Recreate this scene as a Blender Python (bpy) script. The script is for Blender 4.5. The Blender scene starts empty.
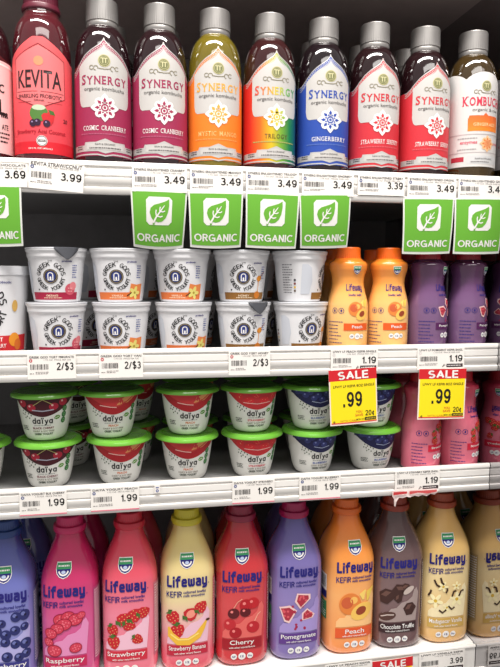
import bpy, bmesh, math, random
from mathutils import Matrix, Vector
random.seed(7)
SC = bpy.context.scene
COL = SC.collection
PI = math.pi
sin, cos = math.sin, math.cos

# ------------------------------------------------------------------ materials
def lin(c):
    c = c / 255.0
    return c / 12.92 if c <= 0.04045 else ((c + 0.055) / 1.055) ** 2.4
def rgb(c): return (lin(c[0]), lin(c[1]), lin(c[2]), 1.0)
_M = {}
def mat(c, rough=0.45, metal=0.0, coat=0.0, trans=0.0, bump=None, name=None, spec=0.5):
    key = (c, rough, metal, coat, trans, bump, name, spec)
    if key in _M: return _M[key]
    m = bpy.data.materials.new(name or 'paint_%d_%d_%d' % c)
    m.use_nodes = True
    nt = m.node_tree; b = nt.nodes['Principled BSDF']
    b.inputs['Base Color'].default_value = rgb(c)
    b.inputs['Roughness'].default_value = rough
    b.inputs['Metallic'].default_value = metal
    b.inputs['Coat Weight'].default_value = coat
    b.inputs['Coat Roughness'].default_value = 0.06
    b.inputs['Transmission Weight'].default_value = trans
    b.inputs['Specular IOR Level'].default_value = spec
    if bump:
        sc, st, var = bump
        tc = nt.nodes.new('ShaderNodeTexCoord'); n = nt.nodes.new('ShaderNodeTexNoise')
        n.inputs['Scale'].default_value = sc; n.inputs['Detail'].default_value = 3
        bp = nt.nodes.new('ShaderNodeBump'); bp.inputs['Strength'].default_value = st; bp.inputs['Distance'].default_value = 0.002
        nt.links.new(tc.outputs['Object'], n.inputs['Vector'])
        nt.links.new(n.outputs['Fac'], bp.inputs['Height'])
        nt.links.new(bp.outputs['Normal'], b.inputs['Normal'])
        if var:
            r = nt.nodes.new('ShaderNodeValToRGB')
            r.color_ramp.elements[0].color = rgb(tuple(max(0, int(x * (1 - var))) for x in c))
            r.color_ramp.elements[1].color = rgb(tuple(min(255, int(x * (1 + var))) for x in c))
            nt.links.new(n.outputs['Fac'], r.inputs['Fac'])
            nt.links.new(r.outputs['Color'], b.inputs['Base Color'])
    _M[key] = m
    return m
def grad(name, axis, stops, rough=0.5, coat=0.04):
    """printed colour blend along one axis of the object (metres)"""
    key = (name, axis, tuple(stops))
    if key in _M: return _M[key]
    m = mat((128, 128, 128), rough, coat=coat, name=name, spec=.35)
    nt = m.node_tree; b = nt.nodes['Principled BSDF']
    tc = nt.nodes.new('ShaderNodeTexCoord'); sx = nt.nodes.new('ShaderNodeSeparateXYZ')
    mr = nt.nodes.new('ShaderNodeMapRange'); cr = nt.nodes.new('ShaderNodeValToRGB')
    lo, hi = stops[0][0], stops[-1][0]
    mr.inputs['From Min'].default_value = lo; mr.inputs['From Max'].default_value = hi
    el = cr.color_ramp.elements
    for i, (p, c) in enumerate(stops):
        q = (p - lo) / (hi - lo)
        e = el[i] if i < 2 and False else None
        if i == 0: e = el[0]; e.position = q
        elif i == len(stops) - 1: e = el[len(el) - 1]; e.position = q
        else: e = el.new(q)
        e.color = rgb(c)
    nt.links.new(tc.outputs['Object'], sx.inputs[0])
    nt.links.new(sx.outputs['XYZ'.index(axis)], mr.inputs['Value'])
    nt.links.new(mr.outputs['Result'], cr.inputs['Fac'])
    nt.links.new(cr.outputs['Color'], b.inputs['Base Color'])
    _M[key] = m
    return m
def ink(c): return mat(c, 0.5, coat=0.04, spec=.3)
WHITE = (240, 238, 234)

# ------------------------------------------------------------------ objects
def link(o, parent=None):
    COL.objects.link(o)
    if parent: o.parent = parent
    return o
def thing(name, label, cat, loc=(0, 0, 0), rz=0.0, group=None):
    o = bpy.data.objects.new(name, None); o.empty_display_size = 0.02
    COL.objects.link(o); o.location = loc; o.rotation_euler = (0, 0, rz)
    o['label'] = label; o['category'] = cat
    if group: o['group'] = group
    return o
def dup(root, loc, rz, label, group=None):
    r = root.copy(); COL.objects.link(r); r.location = loc; r.rotation_euler = (0, 0, rz); r['label'] = label
    if group: r['group'] = group
    for ch in root.children:
        c = ch.copy(); COL.objects.link(c); c.parent = r
        for g in ch.children:
            d = g.copy(); COL.objects.link(d); d.parent = c
    return r
def mesh_obj(name, verts, faces, mats, parent=None, fm=None, smooth=None):
    me = bpy.data.meshes.new(name)
    me.from_pydata(verts, [], faces)
    for m in (mats if isinstance(mats, (list, tuple)) else [mats]): me.materials.append(m)
    if fm: me.polygons.foreach_set('material_index', fm)
    if smooth is not None:
        me.polygons.foreach_set('use_smooth', [True] * len(me.polygons))
        bm = bmesh.new(); bm.from_mesh(me)
        for e in bm.edges:
            if len(e.link_faces) == 2 and e.calc_face_angle(0) > smooth: e.smooth = False
        bm.to_mesh(me); bm.free()
    me.update()
    return link(bpy.data.objects.new(name, me), parent)
def struct(o): o['kind'] = 'structure'; return o
def box(x0, x1, y0, y1, z0, z1):
    v = [(x, y, z) for x in (x0, x1) for y in (y0, y1) for z in (z0, z1)]
    f = [(0, 1, 3, 2), (4, 6, 7, 5), (0, 4, 5, 1), (2, 3, 7, 6), (0, 2, 6, 4), (1, 5, 7, 3)]
    return v, f
def prism_x(prof, x0, x1):
    """closed (y,z) profile swept along x"""
    n = len(prof)
    v = [(x0, y, z) for y, z in prof] + [(x1, y, z) for y, z in prof]
    f = [(i, (i + 1) % n, n + (i + 1) % n, n + i) for i in range(n)]
    f += [tuple(range(n - 1, -1, -1)), tuple(range(n, 2 * n))]
    return v, f

# ------------------------------------------------------------------ surfaces to print on
def pchip(P, n=5):
    """monotone smooth resampling of [(t, r)], t increasing"""
    h = [P[i + 1][0] - P[i][0] for i in range(len(P) - 1)]
    dl = [(P[i + 1][1] - P[i][1]) / h[i] for i in range(len(h))]
    m = [dl[0]]
    for i in range(1, len(h)):
        a, b = dl[i - 1], dl[i]
        if a * b <= 0: m.append(0.0)
        else:
            w1, w2 = 2 * h[i] + h[i - 1], h[i] + 2 * h[i - 1]
            m.append((w1 + w2) / (w1 / a + w2 / b))
    m.append(dl[-1])
    out = []
    for i in range(len(h)):
        k = 1 if h[i] < 0.0012 else n
        for j in range(k):
            u = j / k; u2, u3 = u * u, u * u * u
            out.append((P[i][0] + u * h[i],
                        (2 * u3 - 3 * u2 + 1) * P[i][1] + (u3 - 2 * u2 + u) * h[i] * m[i] + (-2 * u3 + 3 * u2) * P[i + 1][1] + (u3 - u2) * h[i] * m[i + 1]))
    out.append(P[-1])
    return out
def interp(T, V, t):
    if t <= T[0]: return V[0]
    if t >= T[-1]: return V[-1]
    lo, hi = 0, len(T) - 1
    while hi - lo > 1:
        md = (lo + hi) // 2
        if T[md] <= t: lo = md
        else: hi = md
    u = (t - T[lo]) / (T[hi] - T[lo])
    return V[lo] + u * (V[hi] - V[lo])
class Round:
    def __init__(s, prof, sq=None, ref=None, n=5):
        d = pchip(prof, n); s.T = [p[0] for p in d]; s.R = [p[1] for p in d]
        s.sq = sq                                  # [(t, exponent)] or None
        ref = ref if ref is not None else prof[len(prof) // 2][0]
        A = [0.0]; TH = [0.0]; N = 400; p0 = s.pt(0, ref)
        for i in range(1, N + 1):
            th = PI * i / N; p1 = s.pt(th, ref)
            A.append(A[-1] + math.hypot(p1[0] - p0[0], p1[1] - p0[1])); TH.append(th); p0 = p1
        s.A, s.TH = A, TH
    def ex(s, t): return 2.0 if not s.sq else interp([q[0] for q in s.sq], [q[1] for q in s.sq], t)
    def pt(s, th, t, off=0.0):
        r = interp(s.T, s.R, t); n = s.ex(t); c, k = cos(th), sin(th)
        if n > 2.001: r = r / (abs(c) ** n + abs(k) ** n) ** (1.0 / n)
        r += off
        return (r * k, -r * c, t)
    def at(s, a, t, off):
        th = interp(s.A, s.TH, abs(a)); th = th if a >= 0 else -th
        return s.pt(th, t, off)
    def body(s, name, m, parent, seg=56, t0=None, t1=None, close=(True, True)):
        ts = [t for t in s.T if (t0 is None or t >= t0 - 1e-9) and (t1 is None or t <= t1 + 1e-9)]
        v = []; f = []
        for t in ts:
            for k in range(seg): v.append(s.pt(2 * PI * k / seg, t))
        for i in range(len(ts) - 1):
            for k in range(seg):
                a, b = i * seg + k, i * seg + (k + 1) % seg
                f.append((a, b, b + seg, a + seg))
        if close[0]: f.append(tuple(range(seg - 1, -1, -1)))
        if close[1]: f.append(tuple(range((len(ts) - 1) * seg, len(ts) * seg)))
        return mesh_obj(name, v, f, m, parent, smooth=0.6)
class Flat:
    def __init__(s, bend=0.0, h=.07, taper=0.0, sag=0.0, w=.07): s.b, s.h, s.tp, s.sg, s.w = bend, h, taper, sag, w
    def at(s, a, t, off):
        u = max(0, 1 - t / s.h)                    # 1 at the lower edge
        return (a * (1 - s.tp * u), -off + s.b * a * a + s.tp * .12 * u * u, t - s.sg * u * (1 - (2 * a / s.w) ** 2))
def lathe(name, prof, m, parent, seg=40):
    """prof [(r, z)] revolved, closed on the axis"""
    v = []; f = []
    for r, z in prof:
        for k in range(seg):
            a = 2 * PI * k / seg; v.append((r * sin(a), -r * cos(a), z))
    for i in range(len(prof) - 1):
        for k in range(seg):
            a, b = i * seg + k, i * seg + (k + 1) % seg
            f.append((a, b, b + seg, a + seg))
    f.append(tuple(range(seg - 1, -1, -1))); f.append(tuple(range((len(prof) - 1) * seg, len(prof) * seg)))
    return mesh_obj(name, v, f, m, parent, smooth=0.6)

# ------------------------------------------------------------------ 2D shapes: a shape is (points, faces)
def poly(p): return [(list(p), [tuple(range(len(p)))])]
def rect(x0, x1, y0, y1): return poly([(x0, y0), (x1, y0), (x1, y1), (x0, y1)])
def oval(cx, cy, r, ry=None, n=18, rot=0.0):
    ry = ry or r; c, s = cos(rot), sin(rot)
    return poly([(cx + r * cos(a) * c - ry * sin(a) * s, cy + r * cos(a) * s + ry * sin(a) * c) for a in [2 * PI * i / n for i in range(n)]])
def ring(cx, cy, r0, r1, a0=0.0, a1=2 * PI, n=28):
    p = []; f = []
    for i in range(n + 1):
        a = a0 + (a1 - a0) * i / n
        p += [(cx + r0 * cos(a), cy + r0 * sin(a)), (cx + r1 * cos(a), cy + r1 * sin(a))]
    for i in range(n): f.append((2 * i, 2 * i + 1, 2 * i + 3, 2 * i + 2))
    return [(p, f)]
def stroke(pts, w):
    p = []; f = []
    for i, (x, y) in enumerate(pts):
        a = pts[max(0, i - 1)]; b = pts[min(len(pts) - 1, i + 1)]
        dx, dy = b[0] - a[0], b[1] - a[1]; l = math.hypot(dx, dy) or 1
        ww = w[i] if isinstance(w, (list, tuple)) else w
        nx, ny = -dy / l * ww / 2, dx / l * ww / 2
        p += [(x + nx, y + ny), (x - nx, y - ny)]
    for i in range(len(pts) - 1): f.append((2 * i, 2 * i + 1, 2 * i + 3, 2 * i + 2))
    return [(p, f)]
def band(lo, hi, s0, s1, ns=24, nt=1):
    p = []; f = []
    lo_ = lo if callable(lo) else (lambda s: lo); hi_ = hi if callable(hi) else (lambda s: hi)
    for i in range(ns + 1):
        s = s0 + (s1 - s0) * i / ns; a, b = lo_(s), hi_(s)
        for j in range(nt + 1): p.append((s, a + (b - a) * j / nt))
    w = nt + 1
    for i in range(ns):
        for j in range(nt): f.append((i * w + j, (i + 1) * w + j, (i + 1) * w + j + 1, i * w + j + 1))
    return [(p, f)]
_T = {}
def glyphs(st, fat):
    k = (st, fat)
    if k not in _T:
        c = bpy.data.curves.new('lettering', 'FONT'); c.body = st; c.offset = fat; c.resolution_u = 3
        o = bpy.data.objects.new('lettering', c)
        me = bpy.data.meshes.new_from_object(o)
        P = [(v.co.x, v.co.y) for v in me.vertices]; F = [tuple(q.vertices) for q in me.polygons]
        bpy.data.objects.remove(o); bpy.data.curves.remove(c); bpy.data.meshes.remove(me)
        _T[k] = (P, F)
    return _T[k]
def text(st, x, y, h, w=None, fat=0.0, rot=0.0, align='C', slope=0.0):
    """h = height of the lettering box, w = its width (free when None), x,y = its middle (or left/right end)"""
    P, F = glyphs(st, fat)
    if not P: return []
    x0 = min(p[0] for p in P); x1 = max(p[0] for p in P); y0 = min(p[1] for p in P); y1 = max(p[1] for p in P)
    ky = h / (y1 - y0); kx = w / (x1 - x0) if w else ky
    ox = {'C': (x0 + x1) / 2, 'L': x0, 'R': x1}[align]; oy = (y0 + y1) / 2
    c, s = cos(rot), sin(rot); out = []
    for px, py in P:
        a, b = (px - ox) * kx, (py - oy) * ky
        a += b * slope
        out.append((x + a * c - b * s, y + a * s + b * c))
    return [(out, F)]
def arc_text(st, cx, cy, R, h, a0, a1, fat=0.0, flip=False):
    """letters along an arc from angle a0 to a1"""
    out = []; n = len(st)
    for i, ch in enumerate(st):
        if ch == ' ': continue
        a = a0 + (a1 - a0) * (i + 0.5) / n
        rot = a - PI / 2 if not flip else a + PI / 2
        out += bold(ch, cx + R * cos(a), cy + R * sin(a), h, h * .78, .17, rot)
    return out
SERIF = {'S': [(.95, 1), (.05, 0)], 'Y': [(.05, 1), (.95, 1), (.5, 0)], 'N': [(0, 0), (0, 1), (1, 1)], 'E': [(0, 0), (0, 1)], 'R': [(0, 0), (0, 1), (1, 0)],
         'G': [(.9, .45)], 'K': [(0, 0), (0, 1), (1, 0), (.95, 1)], 'M': [(0, 0), (0, 1), (1, 0), (1, 1)], 'B': [(0, 0), (0, 1)], 'U': [(0, 1), (1, 1)],
         'H': [(0, 0), (0, 1), (1, 0), (1, 1)], 'A': [(0, 0), (1, 0)], 'C': [(.95, 1)], 'O': [], 'T': [(.5, 0)], 'I': [(.5, 0), (.5, 1)], 'L': [(0, 0), (0, 1)], 'D': [(0, 0), (0, 1)]}
def serif(st, x, y, h, w, fat=0.012, big=1.0):
    out = []; wid = []
    for i, ch in enumerate(st):
        P, F = glyphs(ch, fat) if ch != ' ' else ([(0, 0), (.35, .7)], [])
        wid.append((max(p[0] for p in P) - min(p[0] for p in P)) * (big if i == 0 else 1))
    gap = 0.17; tot = sum(wid) + gap * (len(st) - 1); k = w / tot; px = x - w / 2
    for i, ch in enumerate(st):
        ww = wid[i] * k; hh = h * (big if i == 0 else 1)
        if ch != ' ':
            out += text(ch, px + ww / 2, y + (hh - h) / 2, hh, ww, fat)
            for fx, fy in SERIF.get(ch, []):
                cx = px + ww * (0.08 + 0.84 * fx); cy = y - h / 2 + hh * (0.035 + 0.93 * fy)
                out += rect(cx - h * .115, cx + h * .115, cy - h * .035, cy + h * .035)
        px += ww + gap * k
    return out
def _arc(cx, cy, rx, ry, a0, a1, n=10):
    return [(cx + rx * cos(math.radians(a0 + (a1 - a0) * i / n)), cy + ry * sin(math.radians(a0 + (a1 - a0) * i / n))) for i in range(n + 1)]
_O = lambda cx, cy, rx, ry: _arc(cx, cy, rx, ry, 0, 360, 18)
_S = _arc(.29, .75, .26, .25, 35, 270) + _arc(.29, .25, .29, .25, 90, -145)[1:]
BOLD = {   # heavy grotesque lettering: centre lines of the strokes
 'A': [[(0, 0), (.34, 1), (.68, 0)], [(.13, .33), (.55, .33)]], 'C': [_arc(.40, .5, .40, .5, 48, 312, 16)], 'D': [[(0, 0), (0, 1), (.25, 1)] + _arc(.25, .5, .36, .5, 90, -90) + [(0, 0)]],
 'E': [[(.46, 1), (0, 1), (0, 0), (.48, 0)], [(0, .51), (.42, .51)]], 'F': [[(.46, 1), (0, 1), (0, 0)], [(0, .5), (.4, .5)]], 'G': [_arc(.40, .5, .40, .5, 48, 330, 16) + [(.76, .45), (.46, .45)], [(.76, .45), (.76, .02)]],
 'I': [[(0, 0), (0, 1)]], 'K': [[(0, 0), (0, 1)], [(.52, 1), (.02, .4)], [(.2, .6), (.56, 0)]], 'L': [[(0, 1), (0, 0), (.44, 0)]], 'N': [[(0, 0), (0, 1), (.56, 0), (.56, 1)]], 'O': [_O(.42, .5, .42, .5)],
 'R': [[(0, 0), (0, 1), (.3, 1)] + _arc(.3, .755, .23, .245, 90, -90) + [(0, .51)], [(.28, .5), (.55, 0)]], 'S': [_S], 'T': [[(0, 1), (.56, 1)], [(.28, 1), (.28, 0)]],
 'U': [[(0, 1), (0, .3)] + _arc(.28, .28, .28, .28, 180, 360) + [(.56, 1)]], 'V': [[(0, 1), (.31, 0), (.62, 1)]], 'Y': [[(0, 1), (.3, .46), (.6, 1)], [(.3, .46), (.3, 0)]],
 '0': [_O(.26, .5, .26, .5)], '1': [[(0, .74), (.12, .8), (.22, 1), (.22, 0)]], '2': [_arc(.27, .72, .26, .28, 165, -30) + [(.02, .04), (.02, 0), (.54, 0)]], '3': [_arc(.26, .75, .23, .25, 150, -90) + _arc(.26, .255, .27, .255, 90, -150)],
 '4': [[(.42, 0), (.42, 1), (0, .28), (.56, .28)]], '6': [_O(.27, .31, .26, .31), _arc(.27, .5, .26, .5, 180, 40)], '9': [_O(.27, .69, .26, .31), _arc(.27, .5, .26, .5, 0, -140)], '8': [_O(.27, .76, .22, .24), _O(.27, .26, .27, .26)],
 '.': [[(0, 0), (0, .05)]], '/': [[(0, -.02), (.34, 1.02)]], '$': [_S, [(.29, -.1), (.29, 1.1)]], '\u00a2': [_arc(.27, .33, .25, .33, 48, 312), [(.27, -.1), (.27, .76)]],
 'i': [[(0, 0), (0, .58)], [(0, .93), (0, .95)]], 'f': [[(.12, 0), (.12, .86), (.22, 1), (.4, 1)], [(0, .67), (.36, .67)]], 'e': [[(.02, .34), (.46, .34), (.46, .57), (.37, .68), (.1, .68), (0, .57), (0, .11), (.1, 0), (.44, 0)]],
 'w': [[(0, .68), (0, .11), (.1, 0), (.25, 0), (.33, .1), (.33, .6)], [(.33, .1), (.41, 0), (.56, 0), (.66, .11), (.66, .68)]], 'a': [[(.06, .68), (.36, .68), (.46, .58), (.46, 0)], [(.46, .38), (.1, .38), (0, .29), (0, .1), (.1, 0), (.46, 0)]],
 'y': [[(0, .68), (0, .13), (.1, .02), (.46, .02)], [(.46, .68), (.46, -.18), (.36, -.28), (.05, -.28)]],
 'd': [_O(.25, .33, .25, .33), [(.5, 0), (.5, 1)]], '@': [_O(.25, .33, .25, .33), [(.5, 0), (.5, .66)]], '\u00ef': [[(.14, 0), (.14, .66)], [(0, .92), (0, .98)], [(.28, .92), (.28, .98)]], 'v': [[(0, .66), (.26, .02)], [(.5, .66), (.2, -.27), (.04, -.27)]],
}
def bold(st, x, y, h, w, t=.17, rot=0.0):
    """heavy lettering; h = capital height, w = whole width, x,y = middle of the capitals"""
    segs = []; px = 0.0
    for ch in st:
        if ch == ' ': px += .35; continue
        wd = max(p[0] for L in BOLD[ch] for p in L)
        for L in BOLD[ch]: segs.append([(px + a, b) for a, b in L])
        px += wd + t + (.17 if ch == '.' else .10)
    tot = px - .10 - t;  kx = w / (tot + t); ky = h / (1 + t); c, s = cos(rot), sin(rot); out = []
    def put(P, F):
        Q = []
        for a, b in P:
            u, v = (a - tot / 2) * kx, (b - .5) * ky; Q.append((x + u * c - v * s, y + u * s + v * c))
        out.append((Q, F))
    for L in segs:
        for i in range(len(L) - 1):
            (x0, y0), (x1, y1) = L[i], L[i + 1]; l = math.hypot(x1 - x0, y1 - y0) or 1; nx, ny = -(y1 - y0) / l * t / 2, (x1 - x0) / l * t / 2
            ex, ey = (x1 - x0) / l * t / 2, (y1 - y0) / l * t / 2
            a = (ex, ey) if i == 0 and len(L) > 1 and (x0 == x1 or y0 == y1) else (0, 0)
            b = (ex, ey) if i == len(L) - 2 and (x0 == x1 or y0 == y1) else (0, 0)
            put([(x0 + nx - a[0], y0 + ny - a[1]), (x0 - nx - a[0], y0 - ny - a[1]), (x1 - nx + b[0], y1 - ny + b[1]), (x1 + nx + b[0], y1 + ny + b[1])], [(0, 1, 2, 3)])
            if i: put([(x0 + t / 2 * cos(q * PI / 4), y0 + t / 2 * sin(q * PI / 4)) for q in range(8)], [tuple(range(8))])
    return out
def lines(x0, x1, y0, y1, n, seed=0, h=0.45):
    """rows of tiny illegible print"""
    r = random.Random(seed); out = []; dy = (y1 - y0) / n
    for i in range(n):
        y = y1 - (i + 0.5) * dy; x = x0
        end = x1 - (x1 - x0) * r.choice([0, 0, .1, .3, .05])
        while x < end - 0.0004:
            l = min(r.uniform(.0012, .0042), end - x)
            out += rect(x, x + l, y - dy * h / 2, y + dy * h / 2); x += l + .0007
    return out
def barcode(x0, x1, y0, y1, seed=1):
    r = random.Random(seed); out = []; x = x0
    while x < x1:
        w = r.choice([.0004, .0004, .0008, .0011]); out += rect(x, min(x + w, x1), y0, y1); x += w + r.choice([.0004, .0007, .001])
    return out
def move(sh, dx=0, dy=0, k=1.0, rot=0.0):
    c, s = cos(rot), sin(rot)
    return [([(dx + k * (x * c - y * s), dy + k * (x * s + y * c)) for x, y in P], F) for P, F in sh]

class Ink:
    """layers of flat print laid onto a surface and built as ONE mesh"""
    def __init__(s): s.L = []
    def add(s, sh, m, off): s.L.append((sh, m, off)); return s
    def build(s, name, surf, parent, ds=0.003, dt=None, shift=0.0):
        V = []; F = []; FM = []; mats = []
        for sh, m, off in s.L:
            if m not in mats: mats.append(m)
            mi = mats.index(m)
            bm = bmesh.new()
            for P, FF in sh:
                vs = [bm.verts.new((p[0] + shift, p[1], 0)) for p in P]
                for q in FF:
                    try: bm.faces.new([vs[i] for i in q])
                    except ValueError: pass
            if not bm.faces: bm.free(); continue
            big = [q for q in bm.faces if len(q.verts) > 4]
            if big: bmesh.ops.triangulate(bm, faces=big)
            for ax, st in ((0, ds), (1, dt)):
                if not st: continue
                lo = min(v.co[ax] for v in bm.verts); hi = max(v.co[ax] for v in bm.verts)
                k = math.floor(lo / st) + 1
                while k * st < hi:
                    co = [0, 0, 0]; no = [0, 0, 0]; co[ax] = k * st; no[ax] = 1
                    bmesh.ops.bisect_plane(bm, geom=bm.verts[:] + bm.edges[:] + bm.faces[:], dist=1e-7, plane_co=co, plane_no=no)
                    k += 1
            bm.normal_update(); bm.verts.index_update(); b0 = len(V)
            for v in bm.verts: V.append(surf.at(v.co.x, v.co.y, off))
            for q in bm.faces:
                ix = [b0 + v.index for v in q.verts]
                if q.normal.z < 0: ix.reverse()
                F.append(tuple(ix)); FM.append(mi)
            bm.free()
        o = mesh_obj(name, V, F, mats, parent, FM)
        o.data.polygons.foreach_set('use_smooth', [True] * len(F))
        return o
BLACK = ink((28, 26, 28)); NAVY = ink((38, 34, 118)); PAPER = ink(WHITE)

# ------------------------------------------------------------------ printed pictures
def picture(I, kind, off=0.0007, cx=0.0, cy=0.0, k=1.0):
    """fruit print, drawn in a box about 1 x 1 and scaled by k"""
    def A(sh, c, lv=0): I.add(move(sh, cx, cy, k), ink(c) if isinstance(c, tuple) else c, off + lv * 0.00012)
    A.n = 0.0
    r = random.Random(len(kind) * 7)
    def berry(x, y, s, rot=0):
        b = A.n = A.n + .55
        A(oval(x, y, s * 1.08, s * .92, rot=rot), (140, 24, 48), b)
        A(oval(x, y, s * .98, s * .8, rot=rot), (206, 60, 82), b + .2)
        for i in range(9):
            a = i * 2.4; q = s * .24 * math.sqrt(i)
            A(oval(x + q * cos(a), y + q * sin(a) * .85, s * .12, n=8), (232, 112, 128), b + .4)
    def straw(x, y, s, rot=0, cut=False):
        pts = [(0, -1.05), (.45, -.75), (.85, -.1), (.8, .5), (.4, .72), (0, .62), (-.4, .72), (-.8, .5), (-.85, -.1), (-.45, -.75)]
        A(move(poly(pts), x, y, s, rot), (196, 38, 46), 1)
        if cut: A(move(oval(0, -.05, .5, .6), x, y, s, rot), (240, 150, 130), 2)
        else:
            for i in range(9): A(move(oval(-.45 + .45 * (i % 3), .35 - .42 * (i // 3), .07, n=6), x, y, s, rot), (240, 190, 120), 2)
        A(move(poly([(0, .5), (.55, .85), (.2, .85), (.1, 1.15), (-.15, .9), (-.6, .9), (-.2, .65)]), x, y, s, rot), (74, 110, 48), 3)
    def blue(x, y, s):
        A(oval(x, y, s), (44, 48, 104), 1); A(oval(x - s * .25, y + s * .3, s * .38, n=8), (108, 116, 176), 2); A(oval(x + s * .1, y + s * .05, s * .25, n=5), (24, 24, 60), 3)
    if kind == 'raspberry':
        for x, y, s in ((-.05, .36, .17), (.12, .42, .16), (.28, .34, .17), (.42, .44, .1), (.02, .24, .17), (-.14, .14, .15), (-.3, .02, .15), (-.36, -.2, .12), (-.22, -.42, .17), (.28, -.38, .14)): berry(x, y, s, x)
    elif kind == 'strawberry':
        for x, y, s, q in ((-.02, .22, .2, 2.2), (.22, .3, .2, 2.5), (.45, .36, .17, 2.0), (.1, .06, .17, 1.2), (-.3, -.05, .17, .5), (-.28, -.36, .19, .2), (.3, -.32, .15, 1.0)): straw(x, y, s, q)
    elif kind == 'banana':
        straw(.36, .36, .18, 2.4); straw(.1, .2, .2, 2.2, True); straw(-.34, .14, .2, .6); straw(-.22, -.2, .2, .2)
        A(stroke([(-.45, -.12), (-.4, -.32), (-.2, -.5), (.05, -.52), (.28, -.38), (.42, -.16), (.5, -.02)], [.05, .17, .2, .2, .18, .12, .05]), (238, 186, 62), 2)
        A(stroke([(-.4, -.3), (-.2, -.45), (.05, -.46), (.3, -.32)], .04), (250, 222, 120), 3); A(oval(.54, 0, .06, .035, n=8), (80, 50, 30), 3)
    elif kind == 'blueberry':
        for i in range(20):
            x = -.5 + (i % 5) * .25 + r.uniform(-.07, .07); y = .45 - (i // 5) * .3 + r.uniform(-.08, .08) + .1 * (x)
            blue(x, y, r.uniform(.1, .14))
    elif kind == 'cherry':
        for x, y, s, c in ((-.2, .1, .15, (92, 28, 34)), (.12, .3, .17, (178, 30, 40)), (.3, .34, .16, (190, 36, 44)), (.1, .12, .14, (92, 24, 30)), (-.3, -.2, .16, (190, 44, 52)), (-.15, -.42, .16, (170, 30, 40)), (.3, -.3, .17, (186, 36, 46))):
            A(oval(x, y, s, s * .92), c, 1); A(oval(x - s * .3, y + s * .3, s * .25, n=8), (236, 130, 126), 2)
        A(stroke([(-.2, .24), (-.1, .4), (.02, .48)], .025), (230, 150, 130), 1)
        A(stroke([(.34, -.14), (.42, .02), (.5, .08)], .025), (240, 170, 150), 1)
    elif kind == 'pomegranate':
        for x, y, s, q in ((.12, .32, .24, 2.6), (-.28, -.06, .26, .6), (.26, -.12, .19, 2.0)):
            A(move(poly([(-1, .55), (0, .95), (.85, .5), (.35, -.9), (-.2, -.8)]), x, y, s, q - .8), (238, 200, 196), 1)
            A(move(poly([(-.8, .45), (0, .72), (.65, .4), (.25, -.65), (-.15, -.6)]), x, y, s, q - .8), (170, 48, 66), 2)
            for i in range(6): A(oval(x + r.uniform(-.5, .5) * s, y + r.uniform(-.45, .45) * s, s * .13, n=7), (216, 90, 100), 3)
        for i in range(14): A(oval(-.1 + r.uniform(-.25, .3), -.1 + r.uniform(-.4, .25), .035, n=7), (166, 40, 78), 1)
    elif kind == 'peach':
        A(oval(-.12, .06, .3), (228, 132, 62), 1); A(oval(-.2, .1, .16), (206, 96, 56), 2); A(oval(-.02, .16, .1), (246, 190, 100), 2)
        A(oval(.2, -.16, .32, .22, rot=.5), (244, 196, 96), 2); A(oval(.18, -.14, .15, .11, rot=.5), (150, 66, 40), 3)
        A(stroke([(.3, .42), (.2, .3), (.24, .16)], [.05, .16, .05]), (246, 210, 110), 2)
        A(stroke([(.55, .46), (.4, .34), (.36, .12)], [.05, .16, .05]), (240, 206, 90), 1)
    elif kind == 'chocolate':
        for x, y, s, q in ((-.3, .16, .24, .3), (.02, .32, .2, -.5), (.2, .36, .16, .2), (.34, -.22, .2, .6), (.02, .1, .14, 1.0)):
            A(move(poly([(-.9, -.5), (-.2, -.9), (.9, -.4), (.8, .5), (.1, .9), (-.7, .6)]), x, y, s, q), (66, 42, 38), 1)
            A(move(poly([(-.6, .3), (.1, .65), (.6, .35), (-.1, .0)]), x, y, s, q), (104, 74, 66), 2)
        A(oval(-.28, -.4, .24, .12, rot=.2), (84, 58, 52), 1); A(stroke([(-.45, -.42), (-.28, -.36), (-.1, -.36)], .03), (206, 190, 182), 2)
        A(oval(.3, .3, .17, .08, rot=.6), (196, 180, 172), 2)
    elif kind == 'vanilla':
        for x, y, s in ((-.3, -.1, .2), (.3, -.08, .2), (-.1, .3, .14), (.28, .3, .12), (.02, -.3, .12)):
            for i in range(5):
                a = i * 2 * PI / 5 + x; A(oval(x + s * .6 * cos(a), y + s * .6 * sin(a), s * .5, s * .26, rot=a, n=10), (250, 238, 186), 1)
            A(oval(x, y, s * .25, n=8), (214, 176, 60), 2)
        for p in (((-.35, .5), (-.28, .36), (-.2, .3)), ((-.18, .56), (-.14, .42), (-.08, .36)), ((-.5, .02), (-.44, .12), (-.42, .2)), ((.16, .0), (.2, .14), (.28, .16)), ((.36, .0), (.42, .14), (.5, .16)), ((-.2, -.36), (-.1, -.44), (.0, -.36)), ((.06, -.26), (.16, -.36), (.24, -.3)), ((-.02, .12), (.02, .2), (.0, .26))):
            A(stroke(list(p), .05), (66, 44, 30), 3)
def swirl(c, k=1.0, cx=0, cy=0):
    return move(poly([(-.47, -.54), (.47, -.54), (.5, -.2), (.53, .16), (.47, .3), (.40, .24), (.36, .08), (.24, -.02), (.08, -.06), (-.04, -.18), (-.18, -.20), (-.26, -.30), (-.38, -.30), (-.46, -.40)]), cx, cy, k)
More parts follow.
